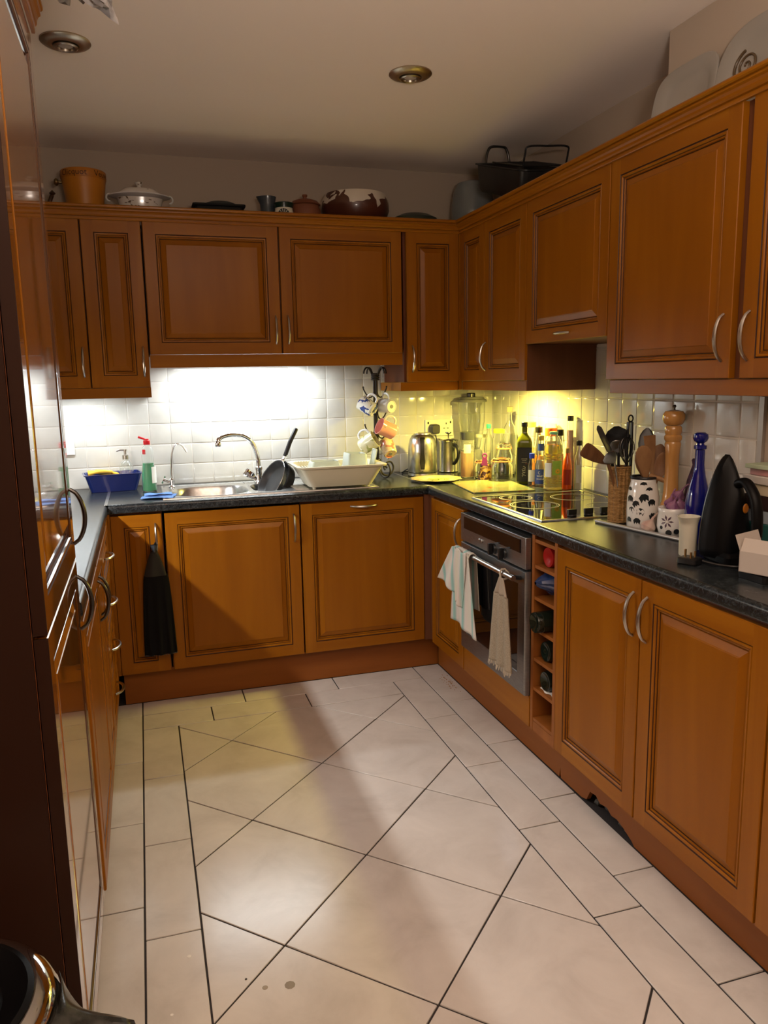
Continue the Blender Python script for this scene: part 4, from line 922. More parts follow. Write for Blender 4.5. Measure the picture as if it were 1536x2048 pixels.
t = jar('slim_bottle', 'bottle with black cap right behind the yellow oil bottle', 'bottle', 1.850, 3.215)
vessel(t, [(.017, 0), (.019, .004), (.019, .17), (.013, .205), (.0115, .235)], liquid=.15, lm=colour('pink_syrup', (.65, .22, .20), .2)); capm(t, .0155, .233, .262, 'black')
t = jar('test_tube_bottle', 'very tall slim clear bottle with a grey stopper against the tiles', 'bottle', 1.872, 3.165)
vessel(t, [(.014, 0), (.0155, .004), (.0155, .29), (.0125, .305)], liquid=.26, lm=colour('pink_salt', (.62, .36, .33), .6)); capm(t, .014, .302, .326, 'darkmetal')
t = jar('sauce_bottle', 'small orange red sauce bottle with cork between the oil and tall bottle', 'bottle', 1.822, 3.100)
MB().lathe([(.020, 0), (.0215, .004), (.0215, .10), (.018, .125), (.009, .150), (.008, .165)], 0, 24).build('bottle_body', colour('sauce_red', (.75, .10, .015), .2, coat=.5), t); capm(t, .0095, .163, .185, colour('cork', (.34, .22, .09), .7), 'cork')
label_patch(t, .0218, .02, .090, colour('label_red', (.38, .03, .015), .4), 1.0)
t = jar('spirit_bottle', 'clear bottle with black cap and pale label at the right end of the bottle row', 'bottle', 1.848, 3.045)
vessel(t, [(.022, 0), (.024, .004), (.024, .130), (.020, .155), (.010, .185), (.010, .205)]); capm(t, .0135, .200, .222, 'black')
label_patch(t, .0243, .035, .115, colour('label_pale', (.45, .44, .36), .5), .5)

# ------------------------------------------------------------------ utensils, pots and iron on the right worktop
t = thing('utensil_basket', 'tall woven wicker basket full of kitchen utensils beside the hob', 'basket', (1.566, 2.315, ZS))
def wick(u, v):
    a = 2*PI*u; z = .196*v; r = .0335+.0026*math.sin(14*a)*1+.0009*math.sin(v*2*PI*34+(0 if int(u*22*2) % 2 else PI))
    return (r*math.cos(a), r*math.sin(a), z)
M_['wicker'] = noisemat('golden_wicker', [(.3, (.20, .10, .025)), (.7, (.42, .24, .08))], 40, .6, (1, 1, 4), obj=True, bump=.5)
MB().grid(wick, 132, 136).build('woven_wall', 'wicker', t, solid=.002)
MB().lathe([(.0, .001), (.032, .001), (.032, .006), (0, .006)], 0, 24).build('bottom', 'wicker', t)
for z in (.004, .193): MB().tube([(.0345*math.cos(2*PI*k/40), .0345*math.sin(2*PI*k/40), z) for k in range(40)], .0032, 0, 7, closed=True).build('rim_band', 'wicker', t)
# patterned crock
t = thing('utensil_crock', 'white pottery jar with dark bird-like marks holding wooden spoons', 'pot', (1.578, 2.195, ZS), face(1.578, 2.195))
MB().lathe([(.0, .0), (.046, 0), (.049, .004), (.051, .06), (.050, .105), (.044, .140), (.040, .155), (.040, .168)], 0, 40, cap1=False).build('pot_body', 'porcelain', t, solid=.003)
MB().tube([(.0415*math.cos(2*PI*k/40), .0415*math.sin(2*PI*k/40), .170) for k in range(40)], .0045, 0, 8, closed=True).build('black_rim', 'black', t)
ink = colour('dark_pottery_ink', (.012, .016, .018), .3)
bird = [(-.012, .004), (-.003, .012), (.006, .011), (.013, .004), (.010, -.010), (.005, -.002), (.001, -.009), (-.003, -.001), (-.008, -.010)]
for (a, z, q, s_) in [(-1.1, .128, .4, 1), (-.9, .10, 0, 1.1), (-.45, .085, .5, 1), (-.75, .065, -.3, .9), (.05, .105, .3, 1.3), (-.15, .060, -.2, 1.1), (-.95, .030, .2, .9), (-.35, .028, 0, 1), (.55, .09, .1, 1.1), (.65, .045, 0, 1.1), (.0, .147, .6, 1), (.4, .13, .3, 1)]:
    rr_ = .0524 if z < .108 else (.0520-(z-.108)*.22)
    vs = [((rr_)*math.sin(a+(x*math.cos(q)-y*math.sin(q))*s_/rr_), -(rr_)*math.cos(a+(x*math.cos(q)-y*math.sin(q))*s_/rr_), z+(x*math.sin(q)+y*math.cos(q))*s_) for x, y in bird]
    MB().add(vs+[tuple(Vector((rr_*math.sin(a), -rr_*math.cos(a), z+.002)))], [(i, (i+1) % 9, 9) for i in range(9)]).build('bird_mark', ink, t)
M_['spoon'] = noisemat('worn_spoon_wood', [(.3, (.13, .055, .02)), (.7, (.22, .105, .04))], 5, .55, (9, 9, 2))
M_['spoon_pale'] = noisemat('pale_spoon_wood', [(.3, (.22, .11, .045)), (.7, (.32, .17, .07))], 5, .55, (9, 9, 2))
def utensil(name, label, P0, P1, P2, prof, m, thick=.004, hr=.0045, mh=None, curve=0, cat=None, dish=0):
    """handle P0->P1, flat or dished head P1->P2 with half widths prof [(t, w)], turned to the room"""
    t = thing(name, label, cat or name.split('_')[-1], P0, 0, 'utensils in the pots')
    A, B, C_ = [Vector(p)-Vector(P0) for p in (P0, P1, P2)]
    MB().tube([A, A*.5+B*.5, B], hr, 0, 10).build('handle', mh or m, t)
    D = (C_-B); Ld = D.length; D.normalize(); view = (Vector(P1)-Vector((0, 0, 1.43))).normalized()
    Sd = D.cross(view).normalized(); Nn = Sd.cross(D)
    rs = []
    for q, w_ in prof:
        c = B+D*Ld*q+Nn*curve*math.sin(q*PI); ring = []
        for k in range(16):
            a = 2*PI*k/16; x = w_*math.cos(a); ring.append(tuple(c+Sd*x+Nn*(thick*.5*math.sin(a)+dish*(1-(x/max(w_, 1e-4))**2)*math.sin(q*PI))))
        rs.append(ring)
    MB().rings(rs).build('head', m, t); return t
spat = [(0, .005), (.15, .012), (.45, .021), (.8, .026), (.96, .024), (1, .018)]
spn = [(0, .005), (.12, .012), (.35, .022), (.6, .026), (.8, .023), (.93, .014), (1, .004)]
utensil('wooden_turner', 'brown wooden turner leaning far left out of the wicker basket', (1.570, 2.312, .985), (1.505, 2.295, 1.132), (1.392, 2.27, 1.190), spat, 'spoon', .005, .006)
utensil('palette_knife', 'grey narrow spreading knife standing up left in the wicker basket', (1.570, 2.322, .985), (1.523, 2.31, 1.165), (1.455, 2.285, 1.262), [(0, .004), (.1, .009), (.6, .010), (.9, .009), (1, .003)], colour('dull_steel', (.16, .15, .14), .35, metal=.8), .002, .006, mh='black')
utensil('silver_spoon', 'small silver spoon at the left front of the wicker basket', (1.560, 2.300, .985), (1.525, 2.285, 1.135), (1.478, 2.265, 1.168), spn, 'steel', .002, .003)
utensil('black_ladle', 'round black ladle at the back of the wicker basket', (1.578, 2.335, .985), (1.565, 2.325, 1.165), (1.550, 2.32, 1.255), [(0, .006), (.15, .028), (.4, .042), (.6, .044), (.85, .030), (1, .008)], 'black', .006, .005, dish=.012)
utensil('draining_spoon', 'thin metal draining spoon behind the wicker basket', (1.586, 2.318, .985), (1.595, 2.325, 1.150), (1.540, 2.330, 1.200), spn, 'steel', .002, .003)
t = thing('whisk', 'small wire whisk in the wicker basket', 'whisk', (1.566, 2.30, .985), 0, 'utensils in the pots')
MB().tube([(0, 0, 0), (.006, -.012, .14)], .005, 0, 8).build('handle', 'darkmetal', t)
for k in range(7):
    a = PI*k/7; P = [(0, 0), (.014, .02), (.026, .055), (.018, .085), (0, .093), (-.018, .085), (-.026, .055), (-.014, .02), (0, 0)]
    MB().tube([(x*math.cos(a)+.006, x*math.sin(a)-.012, .14+z) for x, z in smoothpts([(p[0], p[1], 0) for p in P], 3) for z in [0]] if False else [(q[0]*math.cos(a)+.006, q[0]*math.sin(a)-.012, .14+q[1]) for q in smoothpts([(p[0], p[1], 0) for p in P], 3)], .0011, 0, 5).build('wire_loop', 'darkmetal', t)
t = thing('tongs', 'black kitchen tongs with a ring on top standing in the wicker basket', 'tongs', (1.590, 2.300, .985), 0, 'utensils in the pots')
for s in (-1, 1): MB().rings([[(s*.003+x+dx, y, z) for x, y in ((-.003, -.006), (.003, -.006), (.003, .006), (-.003, .006))] for z, dx in ((0, 0), (.18, s*.006), (.285, s*.004))]).build('arm', 'black', t, bev=.001)
MB().tube([(.009*math.cos(a)+.002, 0, .296+.011*math.sin(a)) for a in [2*PI*k/18 for k in range(18)]], .0028, 0, 8, closed=True).build('hanging_ring', 'black', t)
utensil('wooden_spoon', 'broad wooden spoon at the left of the patterned crock', (1.570, 2.190, .99), (1.575, 2.180, 1.090), (1.548, 2.165, 1.200), [(0, .006), (.15, .012), (.5, .023), (.8, .025), (.95, .016), (1, .006)], 'spoon_pale', .005, .005)
utensil('wooden_fork', 'dark wooden spoon behind the broad one in the patterned crock', (1.580, 2.205, .99), (1.585, 2.205, 1.09), (1.582, 2.215, 1.185), spn, 'spoon', .005, .005, cat='spoon')
utensil('wooden_spatula', 'curved tall pale wooden spatula in the middle of the patterned crock', (1.582, 2.188, .99), (1.602, 2.180, 1.085), (1.575, 2.170, 1.232), [(0, .006), (.2, .008), (.45, .011), (.75, .017), (.98, .019), (1, .018)], 'spoon_pale', .004, .005, curve=.012)
utensil('wooden_spoon', 'round-bowled wooden spoon leaning right out of the patterned crock', (1.585, 2.180, .99), (1.605, 2.165, 1.085), (1.635, 2.155, 1.178), spn, 'spoon', .006, .006, dish=.008)
utensil('wooden_spoon', 'second round wooden spoon behind the one leaning right', (1.592, 2.200, .99), (1.618, 2.200, 1.10), (1.648, 2.205, 1.198), spn, 'spoon', .006, .005)
utensil('black_spoon', 'shiny black spoon rising behind the crock beside the tiled pier', (1.590, 2.215, .99), (1.606, 2.235, 1.12), (1.632, 2.26, 1.250), spn, 'black', .003, .004)
t = thing('rolling_pin', 'slim wooden rod leaning out to the right of the patterned crock', 'rolling pin', (1.588, 2.178, 1.10), 0, 'utensils in the pots')
MB().tube([(0, 0, 0), (.045, -.055, -.022)], .0085, 0, 16).build('rod', 'spoon_pale', t)
# pepper mill
t = thing('pepper_mill', 'tall turned wooden pepper mill with a small metal knob', 'pepper mill', (1.632, 2.125, ZS))
M_['beech'] = noisemat('varnished_beech', [(.3, (.42, .20, .05)), (.7, (.52, .27, .08))], 3, .25, (12, 12, 1.5), coat=.6)
MB().lathe([(.030, 0), (.031, .01), (.031, .06), (.028, .068), (.031, .076), (.031, .088), (.027, .096), (.0235, .13), (.021, .20), (.022, .25), (.0255, .283), (.023, .290), (.0275, .298), (.0275, .308), (.0235, .313), (.0265, .322), (.0265, .336), (.022, .342)], 0, 40, cap1=True).build('mill_body', 'beech', t)
MB().lathe([(.022, .343), (.030, .350), (.0345, .362), (.034, .378), (.027, .388), (.010, .392)], 0, 40).build('mill_head', 'beech', t)
MB().lathe([(.004, .391), (.0035, .398), (.006, .403), (.004, .408), (.0, .409)], 0, 14).build('top_knob', 'darkmetal', t)
# garlic pot + garlic
t = thing('garlic_pot', 'small white flared pot with dark flower print full of purple garlic', 'pot', (1.585, 2.050, ZS), face(1.585, 2.05))
MB().lathe([(.0, 0), (.034, 0), (.038, .004), (.045, .03), (.044, .055), (.041, .075), (.045, .090)], 0, 40, cap1=False).build('pot_body', 'porcelain', t, solid=.003)
MB().lathe([(0, .078), (.040, .078)], 0, 24, cap0=False, cap1=False).build('net_bag', colour('purple_net', (.09, .02, .10), .6), t)
for k in range(7):
    a0 = k*2*PI/7; q = .0115
    MB().add([(.0465*math.sin(-.35+(q*math.cos(a0+d))/.0465*r_), -.0465*math.cos(-.35+(q*math.cos(a0+d))/.0465*r_), .050+q*math.sin(a0+d)*r_) for d, r_ in ((0, .25), (.25, 1.2), (0, 1.9), (-.25, 1.2))], [(0, 1, 2, 3)]).build('petal_print', colour('petal_ink', (.10, .06, .09), .3), t)
for (a, z, q) in [(.75, .025, .006), (.95, .060, .005), (.3, .02, .009), (-.2, .015, .010), (-.75, .03, .006)]:
    MB().add([(.0468*math.sin(a+q*math.cos(b)/.0468), -.0468*math.cos(a+q*math.cos(b)/.0468), z+q*math.sin(b)) for b in [2*PI*k/9 for k in range(9)]], [tuple(range(9))]).build('dot_print', ink, t)
def garlic(label, loc, s, m, rot=(0, 0, 0), grp=None):
    t = thing('garlic_bulb', label, 'garlic', loc, 0, grp, rot)
    rs = []
    for r, z in [(.005, -.016), (.016, -.013), (.023, -.002), (.021, .008), (.012, .017), (.005, .025), (.004, .036)]:
        rs.append([(s*r*(1+.07*abs(math.sin(4*b)))*math.cos(b), s*r*(1+.07*abs(math.sin(4*b)))*math.sin(b), s*(z+.016)) for b in [2*PI*k/32 for k in range(32)]])
    MB().rings(rs).build('bulb', m, t); MB().tube([(0, 0, s*.05), (s*.004, 0, s*.062), (s*.010, 0, s*.075)], s*.0032, 0, 7).build('stalk', m, t)
pg = noisemat('purple_garlic_skin', [(.35, (.16, .05, .14)), (.65, (.34, .16, .24))], 30, .5, obj=True)
wg = noisemat('pink_white_garlic_skin', [(.35, (.50, .32, .28)), (.65, (.62, .50, .42))], 30, .5, (1, 1, .2), obj=True)
for x, y, z, l in [(-.018, -.016, .080, 'purple garlic bulb at the front left of the flower print pot'), (.020, -.012, .082, 'purple garlic bulb at the front right of the flower print pot'), (.003, .020, .084, 'purple garlic bulb at the back of the flower print pot')]:
    garlic(l, (1.585+x, 2.050+y, ZS+z), .85, pg, (random.uniform(-.4, .4), random.uniform(-.4, .4), 0))
garlic('pinkish white garlic bulb on the worktop between crock and flower print pot', (1.540, 2.122, ZS+.001), 1.05, wg, (0, .55, 0))
garlic('purple garlic bulb on top of the others beside the pepper mill', (1.606, 2.062, ZS+.112), .8, pg, (.3, .4, 0))
# aubergine coloured cloth bag behind
t = thing('garlic_net', 'dark purple net bag leaning on the tiles right of the pepper mill', 'bag', (1.652, 2.045, ZS))
MB().rings([[(r*.45*math.cos(b), r*(1+.08*math.sin(5*b))*math.sin(b), z) for b in [2*PI*k/24 for k in range(24)]] for r, z in [(.02, 0), (.036, .02), (.040, .07), (.036, .12), (.026, .17), (.012, .205), (.005, .222), (.010, .236), (.004, .242)]]).build('net_bag', noisemat('dark_purple_net', [(.4, (.02, .006, .02)), (.6, (.06, .02, .06))], 60, .7, obj=True), t, ang=60)
# blue bottle
t = thing('blue_bottle', 'tall cobalt blue glass bottle with round stopper before the tiled pier', 'bottle', (1.592, 1.945, ZS))
MB().lathe([(.034, 0), (.037, .005), (.037, .10), (.036, .125), (.029, .165), (.019, .205), (.0145, .235), (.0140, .280), (.0185, .283), (.0185, .293), (.015, .295)], 0, 40).build('bottle_body', colour('cobalt_glass', (.004, .007, .16), .05, coat=.6), t)
MB().lathe([(.0115, .295), (.010, .300), (.019, .306), (.0225, .316), (.0205, .327), (.012, .332), (.0, .332)], 0, 28).build('stopper', 'cobalt_glass', t)
# metal rod
tag(MB().tube([(1.487, 2.330, ZT+.0066), (1.552, 1.935, ZT+.0066)], .006, 0, 14).build('metal_rod', colour('satin_aluminium', (.62, .60, .58), .3, metal=.7)), 'thin satin metal rod lying in front of the pots', 'rod')
# white jug cup
t = thing('measuring_cup', 'plain white plastic cup with a flared spout rim beside the iron', 'cup', (1.447, 1.800, ZS), .5)
M_['offwhite'] = mat('off_white_plastic', (.62, .60, .50), .45)
rs = []
for r, z, sp_ in [(.022, 0, 0), (.0235, .003, 0), (.0245, .085, 0), (.0255, .095, .002), (.031, .112, .010), (.0295, .1125, .010), (.023, .095, 0), (.021, .005, 0)]:
    rs.append([(r*math.cos(b)-sp_*max(0, math.cos(b-PI))**4, r*math.sin(b), z) for b in [2*PI*k/36 for k in range(36)]])
MB().rings(rs).build('cup_body', 'offwhite', t)
# steam iron standing on its heel
t = thing('steam_iron', 'black steam iron standing on its heel at the right edge', 'iron', (1.505, 1.700, ZS), math.radians(-4))
def sole(q): # half width along the height 0..1 of the upright sole
    return .067*max(0.0, (1-q**2.2))**.80 if q > .02 else .060
mb = MB(); rs = []
for y, sc, top in [(.000, .93, .270), (.004, 1.0, .276), (.022, 1.0, .276), (.030, .93, .262), (.050, .84, .235), (.072, .62, .185), (.080, .35, .150)]:
    ring = []
    n = 22
    for k in range(n): q = k/(n-1); ring.append((sole(q)*sc, y, .012+q*top))
    for k in range(n-1, -1, -1): q = k/(n-1); ring.append((-sole(q)*sc-(.0005 if k in (0, n-1) else 0), y, .012+q*top))
    rs.append(ring)
mb.rings([[(x, -y+.045, z) for x, y, z in r] for r in rs]); mb.build('iron_body', colour('gloss_black', (.002, .002, .0025), .42, spec=.18), t, ang=40)
mb = MB(); n = 22; ring = []
for k in range(n): q = k/(n-1); ring.append((sole(q)*.97, .012+q*.270))
for k in range(n-2, 0, -1): q = k/(n-1); ring.append((-sole(q)*.97, .012+q*.270))
mb.prism(ring, .0455, .050, axis='y'); mb.build('soleplate', 'darkmetal', t)
MB().tube(smoothpts([(0, -.020, .215), (0, -.050, .220), (0, -.085, .185), (0, -.098, .13), (0, -.095, .07), (0, -.070, .030), (0, -.030, .018)], 6), .0155, 0, 14, flat=.8).build('handle', 'gloss_black', t)
MB().rings([boxring(.046, .050, 0, .012), boxring(.050, .056, .004, .014), boxring(.050, .056, .020, .014), boxring(.042, .046, .030, .012)]).build('heel', 'gloss_black', t)
MB().lathe([(.0, 0), (.009, .001), (.007, .004), (0, .005)], 0, 16).build('orange_light', colour('amber_window', (.42, .14, .01), .25), t).matrix_local = Matrix.Translation((.012, -.036, .150)) @ Matrix.Rotation(PI/2, 4, 'X') @ Matrix.Scale(1.5, 4, (0, 1, 0))
for x, z0, z1 in ((-.030, .19, .225), (-.036, .14, .17)): MB().tube([(x, .018, z0), (x+.008, .016, z1)], .0022, 0, 6).build('trim_line', 'nickel', t)
# UK plug of the iron
t = thing('plug', 'black three-pin plug lying pins up in front of the white cup', 'plug', (1.385, 1.712, ZS), .4)
MB().rings([boxring(.022, .026, 0, .010), boxring(.025, .028, .004, .011), boxring(.024, .027, .016, .010), boxring(.022, .024, .018, .010)]).build('plug_body', 'black', t)
for x, y, l_ in ((0, .013, .020), (-.011, -.009, .016), (.011, -.009, .016)): MB().box((x-.003, y-.0018, .018), (x+.003, y+.0018, .018+l_)).build('brass_pin', colour('brass', (.45, .27, .10), .35, metal=.9), t)
tag(MB().tube(smoothpts([(1.408, 1.690, ZS+.011), (1.428, 1.66, ZS+.006), (1.46, 1.62, ZS+.006), (1.50, 1.61, ZS+.012), (1.515, 1.64, ZS+.006)], 6), .0035, 0, 8).build('power_cord', 'black'), 'short black cord between the plug and the steam iron', 'cord')
# box at the right edge
t = thing('cardboard_box', 'small open white cardboard box cropped at the right edge', 'box', (1.455, 1.512, ZS+.020), .35)
bw = colour('box_card', (.50, .45, .41), .7)
for a, b in (((-.055, -.045, 0), (.055, .045, .0015)), ((-.055, -.045, 0), (-.0535, .045, .052)), ((.0535, -.045, 0), (.055, .045, .052)), ((-.055, -.045, 0), (.055, -.0435, .052)), ((-.055, .0435, 0), (.055, .045, .052))):
    MB().box(a, b).build('box_side', bw, t)
mb = MB(); mb.T = Matrix.Translation((0, .045, .052)) @ Matrix.Rotation(-.35, 4, 'X'); mb.box((-.054, -.0015, 0), (.054, 0, .040)); mb.build('flap', bw, t)
mb = MB(); mb.T = Matrix.Translation((-.055, 0, .052)) @ Matrix.Rotation(.5, 4, 'Y'); mb.box((0, -.043, 0), (.0015, .043, .035)); mb.build('flap', bw, t)
tag(MB().rings([boxring(.050, .045, 0, .01), boxring(.052, .047, .017, .01)]).build('dark_tray', 'black'), 'low black tray under the small white cardboard box', 'tray').location = (1.455, 1.512, ZS)
# shelf stack beyond the pier edge
tag(MB().box((XP-.012, 1.785, ZT+.001), (XP-.001, 1.803, 1.36)).build('tile_edge_trim', colour('edge_trim_metal', (.45, .42, .38), .35, metal=.6)), 'vertical metal tile edging at the right end of the tiled pier', 'trim')
zz = ZS
for (lb, h_, hx, hy, rgb, nm, ct) in [('orange box at the bottom of the stack by the right edge', .055, .045, .06, (.40, .14, .02), 'box', 'box'), ('teal tin above the orange box in the right edge stack', .050, .045, .055, (.02, .12, .11), 'tin', 'tin'), ('pale blue packet in the right edge stack', .035, .042, .055, (.35, .42, .48), 'packet', 'packet'),
                              ('dark box in the middle of the right edge stack', .040, .045, .06, (.03, .015, .015), 'box', 'box'), ('cream carton near the top of the right edge stack', .030, .045, .058, (.60, .52, .36), 'carton', 'box'), ('white plastic tray near the top of the right edge stack', .022, .05, .066, (.60, .56, .52), 'tray', 'tray'), ('pink packet near the top of the right edge stack', .018, .04, .05, (.45, .22, .22), 'packet', 'packet'), ('pale green lid topping the right edge stack', .012, .048, .060, (.42, .50, .34), 'tray', 'tray')]:
    o = MB().rings([boxring(hx, hy, 0, .006, 2), boxring(hx, hy, h_-.0006, .006, 2)]).build(nm, mat('stack_'+nm+str(round(h_*1e3)), rgb, .5), bev=.0015)
    o.location = (1.612, 1.672, zz); o.rotation_euler = (0, 0, random.uniform(-.08, .08)); tag(o, lb, ct); zz += h_

# ------------------------------------------------------------------ things on top of the wall cabinets
ZK = ZUT+.0026
t = thing('ice_bucket', 'orange ice bucket with dark lettering and a brass knob at the left', 'bucket', (-.177, 3.872, ZK), 0)
M_['bucket'] = mat('orange_enamel', (.46, .17, .012), .4)
MB().lathe([(.0, 0), (.066, 0), (.070, .004), (.083, .12), (.094, .195), (.095, .222), (.092, .225), (.088, .22), (.062, .010), (0, .008)], 0, 44, cap0=False, cap1=False).build('bucket_body', 'bucket', t)
MB().lathe([(.0945, .188), (.0952, .189), (.0962, .221), (.0955, .222)], 0, 44, cap0=False, cap1=False).build('name_band', colour('band_orange', (.40, .14, .010), .45), t)
for s, a in ((-1, 0),):
    mb = MB(); mb.T = Matrix.Translation((s*.090, 0, .178)) @ Matrix.Rotation(s*PI/2, 4, 'Y'); mb.lathe([(.006, 0), (.006, .014), (.014, .018), (.017, .026), (.010, .033), (0, .034)], 0, 18); mb.build('knob', colour('aged_brass', (.30, .22, .10), .3, metal=.9), t)
for c, wd in ((-.42, 'Clicquot'), (.98, 'Veuve'), (-1.75, 'Veuve')): cyltext(t, wd, .035, .0966, .194, colour('band_ink', (.05, .014, .002), .6), c=c)
t = thing('bottle_stopper', 'small dark round bottle stopper at the far left above the cabinets', 'stopper', (-.318, 3.80, ZK+.0), 0)
MB().tube([(0, 0, .02), (.0, -.0, .08), (.012, -.01, .105)], .009, 0, 10).lathe([(0, -.014), (.014, 0), (0, .014)], 0, 14, (.014, -.012, .112), cap0=False, cap1=False).lathe([(.022, 0), (.022, .02), (.01, .025)], 0, 16).build('stopper_body', colour('dark_brown_glaze', (.06, .03, .015), .3), t)
t = thing('tureen', 'white oblong china tureen with garland print and a lid knob', 'tureen', (.057, 3.862, ZK))
def ovl(rs_, fx, fy, e=2.6, n=48):
    out = []
    for r, z in rs_:
        ring = []
        for k in range(n):
            a = 2*PI*k/n; c_, s_ = math.cos(a), math.sin(a); q = (abs(c_)**e+abs(s_)**e)**(-1/e); ring.append((r*fx*q*c_, r*fy*q*s_, z))
        out.append(ring)
    return out
gar = noisemat('garland_china', [(0, (.10, .07, .05)), (.36, (.14, .10, .07)), (.40, (.66, .62, .56)), (1, (.68, .65, .60))], 24, .15, (1, 1, 1.6), coat=.5, obj=True, detail=3, dist=1)
MB().rings(ovl([(.55, 0), (.58, .008), (.80, .05), (.92, .105), (.95, .118)], .105, .075)).build('dish_body', gar, t)
MB().rings(ovl([(.93, .117), (1.30, .128), (1.32, .132), (.95, .126)], .105, .078, 1.7)).build('flared_rim', 'porcelain', t)
MB().rings(ovl([(.94, .127), (.90, .140), (.72, .155), (.66, .160), (.30, .166), (.10, .170)], .105, .075)).build('lid', gar, t)
MB().lathe([(.012, .168), (.009, .176), (.016, .184), (.018, .190), (.010, .195), (0, .196)], 0, 20).build('lid_knob', gar, t)
for s in (-1, 1): MB().tube(arc((s*.128, 0, .122), .016, PI*1.5 if s > 0 else PI*.5, PI*2.5 if s > 0 else PI*1.5, 8, 'xz'), .004, 0, 8).build('side_handle', 'porcelain', t)
t = thing('roasting_dish', 'flat black rectangular dish under a dark lid on the back cabinets', 'dish', (.402, 3.862, ZK))
MB().rings([boxring(.095, .07, 0, .015), boxring(.105, .08, .088, .015), boxring(.119, .09, .092, .015), boxring(.119, .09, .100, .015), boxring(.104, .078, .100, .015), boxring(.094, .068, .006, .014)]).build('dish_body', 'blackmatt', t)
t = thing('casserole_lid', 'dark domed oval lid resting on the flat black dish', 'lid', (.415, 3.862, ZK+.1006))
MB().rings(ovl([(.92, 0), (1, .006), (.97, .014), (.7, .022), (.2, .026)], .074, .06, 2)).build('dome', colour('slate_enamel', (.025, .030, .030), .35), t)
t = thing('jug', 'small dark blue flared pottery jug left of the terracotta pot', 'jug', (.638, 3.870, ZK))
def jugr(r, z, s_): return [(r*math.cos(b)-s_*max(0, -math.cos(b))**6, r*math.sin(b), z) for b in [2*PI*k/36 for k in range(36)]]
MB().rings([jugr(.034, 0, 0), jugr(.040, .02, 0), jugr(.036, .10, 0), jugr(.034, .125, .003), jugr(.041, .158, .014), jugr(.038, .158, .014), jugr(.030, .12, 0), jugr(.034, .01, 0)]).build('jug_body', colour('dusky_blue_glaze', (.045, .060, .075), .25, coat=.4), t)
t = thing('small_pot', 'small white pot with dark green rim and painted fan, next to the jug', 'pot', (.704, 3.815, ZK))
MB().lathe([(0, 0), (.034, 0), (.044, .03), (.044, .075), (.040, .095), (.045, .118)], 0, 36, cap1=False).build('pot_body', 'cream', t, solid=.003)
MB().lathe([(.0432, .098), (.0445, .106), (.0478, .1195), (.046, .122)], 0, 36, cap0=False, cap1=False).build('green_rim', colour('dark_green_glaze', (.01, .03, .02), .25), t)
mb = MB()
for k in range(7):
    a = PI*(k+.5)/7; c = -.2
    mb.add([((.0462)*math.sin(c+r_*math.cos(a+d)/.0462), -(.0462)*math.cos(c+r_*math.cos(a+d)/.0462), .062+r_*math.sin(a+d)) for r_, d in ((.008, -.15), (.030, -.17), (.030, .17), (.008, .15))], [(0, 1, 2, 3)])
mb.build('fan_print', ink, t, kind='stuff')
t = thing('terracotta_pot', 'lidded round terracotta cooking pot beside the patterned bowl', 'pot', (.818, 3.870, ZK))
M_['terra'] = mat('terracotta', (.20, .065, .03), .5)
MB().lathe([(0, 0), (.050, 0), (.070, .03), (.078, .07), (.074, .105), (.066, .126)], 0, 40, cap1=True).build('pot_body', 'terra', t)
MB().lathe([(.070, .127), (.074, .131), (.060, .146), (.030, .156), (.010, .158), (.009, .166), (.013, .172), (.012, .178), (0, .179)], 0, 40).build('lid', 'terra', t)
MB().tube([(-.070, -.02, .09), (-.088, -.035, .092), (-.092, -.038, .092)], .008, 0, 10).build('side_lug', 'terra', t)
t = thing('painted_bowl', 'large white bowl painted with dark brown rocky shapes', 'bowl', (1.068, 3.872, ZK))
bp_ = mat('brown_painted_bowl', (.6, .55, .48), .3, coat=.3); nt_ = bp_.node_tree
tc = nt_.nodes.new('ShaderNodeTexCoord'); nz = nt_.nodes.new('ShaderNodeTexNoise'); nz.inputs['Scale'].default_value = 13; nz.inputs['Detail'].default_value = 2; nz.inputs['Distortion'].default_value = .8
sx = nt_.nodes.new('ShaderNodeSeparateXYZ'); ma = nt_.nodes.new('ShaderNodeMath'); ma.operation = 'MULTIPLY_ADD'; ma.inputs[1].default_value = -4.2; ma.inputs[2].default_value = .60
mb_ = nt_.nodes.new('ShaderNodeMath'); mb_.operation = 'ADD'; cr = nt_.nodes.new('ShaderNodeValToRGB'); cr.color_ramp.interpolation = 'CONSTANT'
cr.color_ramp.elements[0].color = (.60, .54, .46, 1); cr.color_ramp.elements[1].position = .5; cr.color_ramp.elements[1].color = (.075, .022, .012, 1)
nt_.links.new(tc.outputs['Object'], nz.inputs['Vector']); nt_.links.new(tc.outputs['Object'], sx.inputs[0]); nt_.links.new(sx.outputs[2], ma.inputs[0])
nt_.links.new(ma.outputs[0], mb_.inputs[0]); nt_.links.new(nz.outputs['Fac'], mb_.inputs[1]); nt_.links.new(mb_.outputs[0], cr.inputs[0]); nt_.links.new(cr.outputs[0], nt_.nodes['Principled BSDF'].inputs['Base Color'])
MB().lathe([(0, 0), (.085, 0), (.10, .01), (.145, .055), (.167, .110), (.166, .150), (.150, .185), (.146, .186), (.158, .15), (.158, .11), (.13, .055), (0, .012)], 0, 52, cap0=False, cap1=False).build('bowl_body', bp_, t)
t = thing('platter', 'dark green upturned platter at the right end of the back cabinets', 'plate', (1.392, 3.90, ZK))
MB().rings(ovl([(1.0, 0), (1.0, .006), (.93, .05), (.80, .100), (.5, .118), (.1, .122)], .138, .10, 2)).build('platter_body', colour('dark_green_stoneware', (.03, .04, .028), .3), t)
